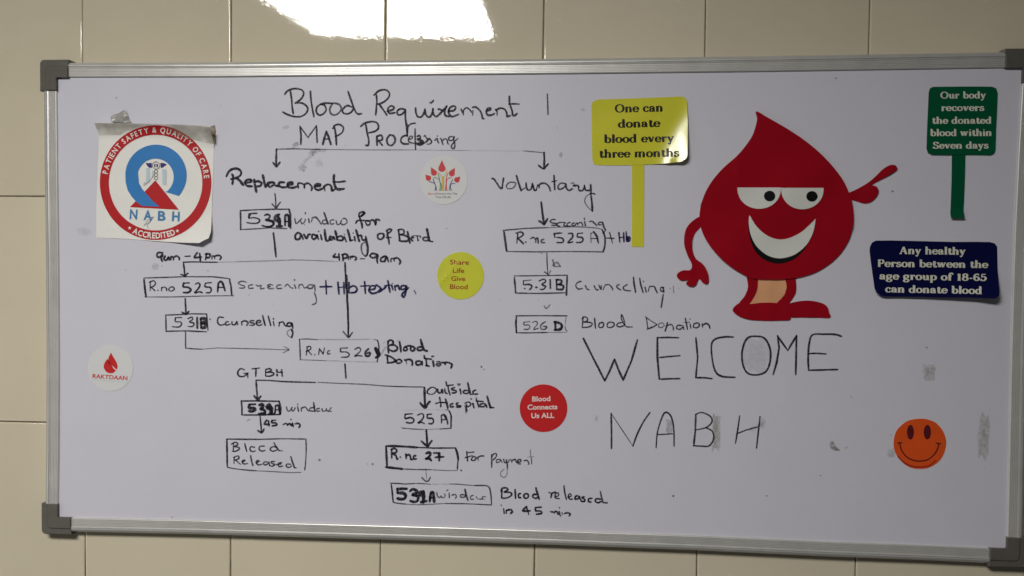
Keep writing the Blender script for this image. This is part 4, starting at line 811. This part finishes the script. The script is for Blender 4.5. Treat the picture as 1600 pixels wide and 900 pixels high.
sans_line('lettering', t, 'Blood', *[f(v) for v, f in ((218, lambda v: 640+v/7.5), (308, lambda v: 640+v/7.5), (555, lambda v: 230+v/7.5), (555, lambda v: 230+v/7.5))], 2.9, M_dots, DS, bold=0.01, label='red lettering Blood')
sans_line('lettering', t, 'Donors Are The', 640+318/7.5, 640+558/7.5, 230+555/7.5, 230+555/7.5, 2.9, M_dgry, DS, bold=0.01)
sans_line('lettering', t, 'Tree Of Life', 640+304/7.5, 640+482/7.5, 230+596/7.5, 230+596/7.5, 3.2, M_dgry, DS, bold=0.01)

t = disc_sticker('round white sticker with split red drop and the word RAKTDAAN', 172.5, 575, 35.5, 36.0, M_stick)
O_ = (120, 530, 11.25)
multi_sheet('drop_print', t, [tf(smooth_line(pl('604,235 640,310 690,390 715,460 712,510 700,538'))+smooth_line(pl('700,538 640,480 590,440 560,400 552,350 570,295 604,235')), O_),
                              tf(smooth_line(pl('536,345 492,410 473,470 482,520 520,575 580,598 640,592 690,550'))+smooth_line(pl('690,550 620,495 570,450 545,400 536,345')), O_)], DS, M_dots)
sans_line('lettering', t, 'RAKTDAAN', 120+275/11.25, 120+888/11.25, 530+682/11.25, 530+722/11.25, 6.2, M_dots, DS, bold=0.022, label='red lettering RAKTDAAN')
flat_line('lettering', t, [[(120+a/11.25, 530+(716+(a-275)*.065)/11.25), (120+b/11.25, 530+(716+(b-275)*.065)/11.25)] for a, b in ((275, 340), (352, 398), (415, 540), (560, 685), (700, 810), (830, 885))], 1.0, DS, M_pale, label='row of tiny grey print', smooth=False)

def lift_y(x, y):
    u = (x-(690+ (432-y)*0.85))
    return 0.0007*math.exp(-(u/3.0)**2)*ss(690, 720, 720+(y-420)) + 0.0005*math.exp(-((x-698-(430-y)*.9)/3.2)**2)*ss(395, 440, y)
t = disc_sticker('round yellow wrinkled sticker reading Share Life Give Blood', 719.6, 430.8, 36.5, 37.0, M_yel2, lambda x, y: 0.0011*math.exp(-((x-(694+(436-y)*.82))/2.6)**2)*(1-ss(705, 722, x)))
for s, xa, xb, by in (('Share', 387, 655, 298), ('Life', 425, 588, 414), ('Give', 405, 602, 528), ('Blood', 386, 635, 643)):
    sans_line('lettering', t, s, 660+xa/9, 660+xb/9, 380+by/9, 380+(by+4)/9, 7.2, M_rbrn, DS+0.0002, bold=0.012, label='brown red lettering %s' % s)
t = disc_sticker('round red sticker reading Blood Connects Us ALL', 849.2, 637.8, 37.2, 37.2, M_dots)
for s, xa, xb, ya, yb in (('Blood', 1258, 1400, 286, 282), ('Connects', 1221, 1455, 350, 346), ('Us ALL', 1251, 1430, 416, 413)):
    sans_line('lettering', t, s, 580+xa/5, 580+xb/5, 570+ya/5, 570+yb/5, 7.4, M_pink, DS, bold=0.03, label='white lettering %s' % s)

t = thing('smiley_sticker', P(1437, 693), 'round orange smiling face sticker near the lower right of the whiteboard', 'sticker')
J_ = (1280, 540, 4.09)
sheet('sticker_disc', t, tf(smooth_line(pl('643,467 700,474 750,497 790,545 810,600 808,650 790,705 755,748 700,780 640,788 580,778 530,745 495,700 478,650 478,600 492,550 520,515 570,480 643,467'), 5), J_), BD+0.0005, M_org, lambda x, y: 0.0, 6, thick=0.0006)
multi_sheet('eye_print', t, [tf(ellipse(583, 553, 22, 47, n=28), J_)], BD+0.0007, M_maro)
multi_sheet('eye_print', t, [tf(ellipse(691, 553, 23, 47, n=28), J_)], BD+0.0007, M_maro)
flat_line('smile_print', t, [tf(pl('515,628 525,665 555,708 600,732 645,738 695,728 735,695 758,655 762,628'), J_), tf(pl('503,625 515,620 527,622'), J_), tf(pl('748,622 762,625 775,627'), J_)], 2.0, BD+0.0007, M_maro)
flat_line('shade_print', t, [tf(pl('505,710 540,745 590,770 640,776 700,768 745,735'), J_)], 2.6, BD+0.00066, M_dorg)

# ---------------------------------------------------------------- placards cut from vinyl
DP = BD+0.0007
C3 = (740, 110, 4)
def rail_px(a): return a
yel = thing('yellow_placard', P(1000, 205), 'yellow placard on a stick reading One can donate blood every three months', 'sign')
def lift_ys(x, y):
    c = max(0.0, (x-1034)*0.85+(y-217)*0.42); l = 0.000026*c**1.5
    l += 0.0004*math.exp(-((x-1070)/6)**2)*ss(190, 230, y) + 0.0002*math.sin(x*.05+y*.08)
    l += 0.0009*ss(195, 255, y)*ss(1010, 1075, x)
    l += 0.0010*math.exp(-((x-1052+(y-240)*.5)/5)**2)*ss(225, 250, y)
    return l
sheet('placard_board', yel, tf(pl('775,182 900,178 1050,173 1200,167 1300,163 1322,170 1335,195 1338,300 1338,430 1337,530 1328,552 1300,570 1240,577 1180,583 1067,590 990,592 880,594 775,592 750,585 742,562 738,450 737,330 736,215 745,195'), C3), DP, M_yel, lift_ys, 5, label='yellow vinyl card')
sheet('stick', yel, pl('987,257 1006.6,256.5 1006.5,300 1006,345 1005.8,386 987,385.5 987.3,330 987.6,290'), DP-0.0002, M_yel, lambda x, y: 0.0, 8)
for s, xa, xb, ya, yb in (('One can', 885, 1183, 263, 256), ('donate', 906, 1163, 358, 352), ('blood every', 818, 1250, 453, 446), ('three months', 787, 1283, 546, 538)):
    serif_line('lettering', yel, s, 740+xa/4, 740+xb/4, 110+ya/4, 110+yb/4, 11.8, M_blk, DP+0.00025, lift_ys, label='black lettering %s' % s)

grn = thing('green_placard', P(1503, 190), 'dark green placard on a stick reading Our body recovers the donated blood within Seven days', 'sign')
C4 = (1340, 120, 3.75)
lift_g = lambda x, y: 0.0004*math.sin(x*.06+1)+0.0006*ss(195, 243, y)+0.0005
sheet('placard_board', grn, tf(pl('440,59 520,58 620,57 720,57 788,58 812,68 821,95 817,200 812,300 808,425 800,448 780,459 700,458 600,457 500,457 435,456 412,445 404,420 408,300 413,180 417,92 424,68'), C4), DP, M_green, lift_g, 6, label='green vinyl card')
lgs = lambda x, y: 0.004*ss(325, 341, y)+0.0006
sheet('stick', grn, tf(pl('553,450 632,450 631,520 628,620 624,720 620,785 628,828 590,829 548,827 544,800 548,700 551,600'), C4), DP-0.0002, M_green, lgs, 5)
for s, xa, xb, by in (('Our body', 487, 750, 127), ('recovers', 492, 740, 200), ('the donated', 438, 783, 275), ('blood within', 428, 785, 347), ('Seven days', 443, 765, 421)):
    serif_line('lettering', grn, s, 1340+xa/3.75, 1340+xb/3.75, 120+by/3.75, 120+(by-1)/3.75, 9.8, M_cream, DP+0.00025, lift_g, label='cream lettering %s' % s)

nav = thing('navy_placard', P(1460, 423), 'navy blue placard without a stick, reading Any healthy Person between the age group', 'sign')
C5 = (1340, 350, 6)
def lift_n(x, y):
    l = 0.0070*ss(425, 470, y)*(1-0.35*math.sin((x-1360)*.025)) + 0.0055*ss(1515, 1562, x)*ss(400, 470, y)
    return l + 0.0005*math.sin(x*.08)
sheet('placard_board', nav, tf(pl('170,156 300,154 500,158 700,163 900,168 1100,167 1240,169 1285,182 1309,212 1311,300 1312,420 1322,540 1330,640 1325,672 1288,700 1200,696 1050,690 900,690 750,690 600,684 480,682 370,681 260,680 215,670 180,645 160,605 145,500 125,360 113,250 116,215 135,175'), C5), DP, M_navy, lift_n, 5, label='navy vinyl card')
for s, xa, xb, ya, yb in (('Any healthy', 392, 1008, 280, 288), ('Person between the', 187, 1218, 400, 412), ('age group of 18-65', 208, 1205, 518, 534), ('can donate blood', 263, 1163, 640, 656)):
    serif_line('lettering', nav, s, 1340+xa/6, 1340+xb/6, 350+ya/6, 350+yb/6, 10.6, M_cream, DP+0.0003, lift_n, label='cream lettering %s' % s)

# ---------------------------------------------------------------- the red drop figure cut from card
fig = thing('blood_drop_cutout', P(1215, 330), 'large red blood drop cut from glossy card, with half closed eyes and a grin', 'paper cutout')
a1 = [(1000+x/4, 140+y/4) for x, y in pl('727,135 800,175 900,232 1000,296 1080,357 1150,420 1220,498 1270,568 1305,640 1325,700 1335,790 1332,880')]
b1 = [(1040+x/3.461, 260+y/3.461) for x, y in pl('1014,290 1008,345 985,410 940,478 880,533 800,578 700,604 600,612 490,609 430,590 340,533 270,468 220,400 192,335 183,270 190,210')]
c1 = [(1000+x/4, 140+y/4) for x, y in pl('380,720 410,640 455,565 520,490 600,420 655,358 702,288 724,225 732,180')]
body = smooth_line(a1[:]+b1+c1+[a1[0]], 4)
# keep the tip sharp: the smoothing starts and ends on it
def lift_b(x, y):
    e = ((x-1212)/120)**2+((y-320)/110)**2
    return 0.0008+0.0009*math.exp(-((x-1154)/4.5)**2)*math.exp(-((y-262)/26)**2)+0.0016*max(0, e-0.45)*(0.5+0.5*math.sin(math.atan2(y-320, x-1212)*3+1))+0.0010*math.sin(x*.028)*math.sin(y*.02+.6)+0.0006*math.sin((x+y)*.05)
sheet('body', fig, body, BD+0.0016, M_red, lift_b, 6, thick=0.0006)
Zb = (1040, 260, 3.461)
def lz(s, n=4): 
    p = pl(s); return tf(smooth_line(p+[p[0]], n), Zb)
wav = lambda x, y: 0.0003*math.sin(x*.2)+0.0003*math.sin(y*.17)+.0003
sheet('leg', fig, lz('440,585 446,650 428,700 398,738 400,760 445,752 482,700 498,650 492,590'), BD+0.0009, M_red, wav, 6, thick=0.0005)
sheet('leg', fig, lz('645,590 655,650 640,700 603,740 655,748 700,692 706,640 696,590'), BD+0.0009, M_red, wav, 6, thick=0.0005)
sheet('leg_patch', fig, tf(pl('488,590 655,590 657,645 645,690 602,745 440,752 475,712 498,655'), Zb), BD+0.0005, M_peach, wav, 8, thick=0.0003, label='peach paper between the two red legs')
sheet('shoe', fig, lz('363,772 398,740 450,745 520,737 600,738 650,745 672,762 676,815 655,832 500,833 420,820 378,797'), BD+0.0014, M_red, wav, 6, thick=0.0006)
sheet('shoe', fig, lz('640,752 680,738 730,728 790,727 848,740 876,762 884,790 890,817 830,818 760,816 670,812'), BD+0.0010, M_red, wav, 6, thick=0.0006)
sheet('arm', fig, lz('190,272 140,300 108,345 100,415 118,480 142,530 133,560 95,562 66,578 62,598 85,618 122,614 111,632 128,648 160,645 181,608 200,628 227,634 233,600 222,560 198,525 163,498 145,450 145,400 160,360 190,325'), BD+0.0010, M_red, lambda x, y: wav(x, y)+0.001*ss(410, 445, y), 5, thick=0.0006, label='thin bent left arm with three fingered hand')
ra = pl('1324,303 1340,295 1357,285 1369,274.7 1380,264 1390.7,258 1399,258.3 1401.9,263.5 1396,268.8 1380,278.7 1363,288.5 1369.5,291.5 1373,298.7 1369,308 1361,315.3 1350.7,317.9 1340,315 1331,312 1326,311')
sheet('arm', fig, smooth_line(ra+[ra[0]], 4), BD+0.0010, M_red, lambda x, y: wav(x, y)+0.0012*ss(1345, 1400, x), 5, thick=0.0006, label='raised right arm pointing up to the right')
Za = (1000, 140, 4)
def lf(dd): return lambda x, y: lift_b(x, y)+dd
for cx, x0_, x1_, top, bot in ((745, 609, 881, 612, 745), (1015, 882, 1148, 614, 748)):
    half = [(cx+(x1_-x0_)/2*math.cos(math.radians(a)), top+(bot-top)*math.sin(math.radians(a))**0.9 if 0 < a < 180 else top) for a in range(0, 181, 6)]
    sheet('eye', fig, tf(half, Za), BD+0.0016, M_eye, lf(0.0007), 6, thick=0.0005)
for cx, cy in ((810, 665), (1075, 667)):
    sheet('pupil', fig, tf(ellipse(cx, cy, 35, 33, n=28), Za), BD+0.0016, M_black, lf(0.0011), 6, thick=0.0003)
mo = tf(smooth_line(pl('453,264 490,322 540,368 600,393 660,390 730,358 780,315 812,283'), 4)+smooth_line(pl('812,283 800,348 770,413 720,463 670,488 610,497 550,480 495,435 462,375 450,310 453,264'), 4), Zb)
bl = tf(smooth_line(pl('450,300 470,350 560,440 650,460 740,420 790,350'), 3)+smooth_line(pl('790,350 765,425 722,478 680,508 612,525 540,507 488,462 460,402 447,335 450,300'), 4), Zb)
sheet('mouth', fig, bl, BD+0.0016, M_black, lf(0.0006), 6, thick=0.0004, label='black mouth edge under the teeth')
sheet('teeth', fig, mo, BD+0.0016, M_eye, lf(0.0011), 6, thick=0.0005)
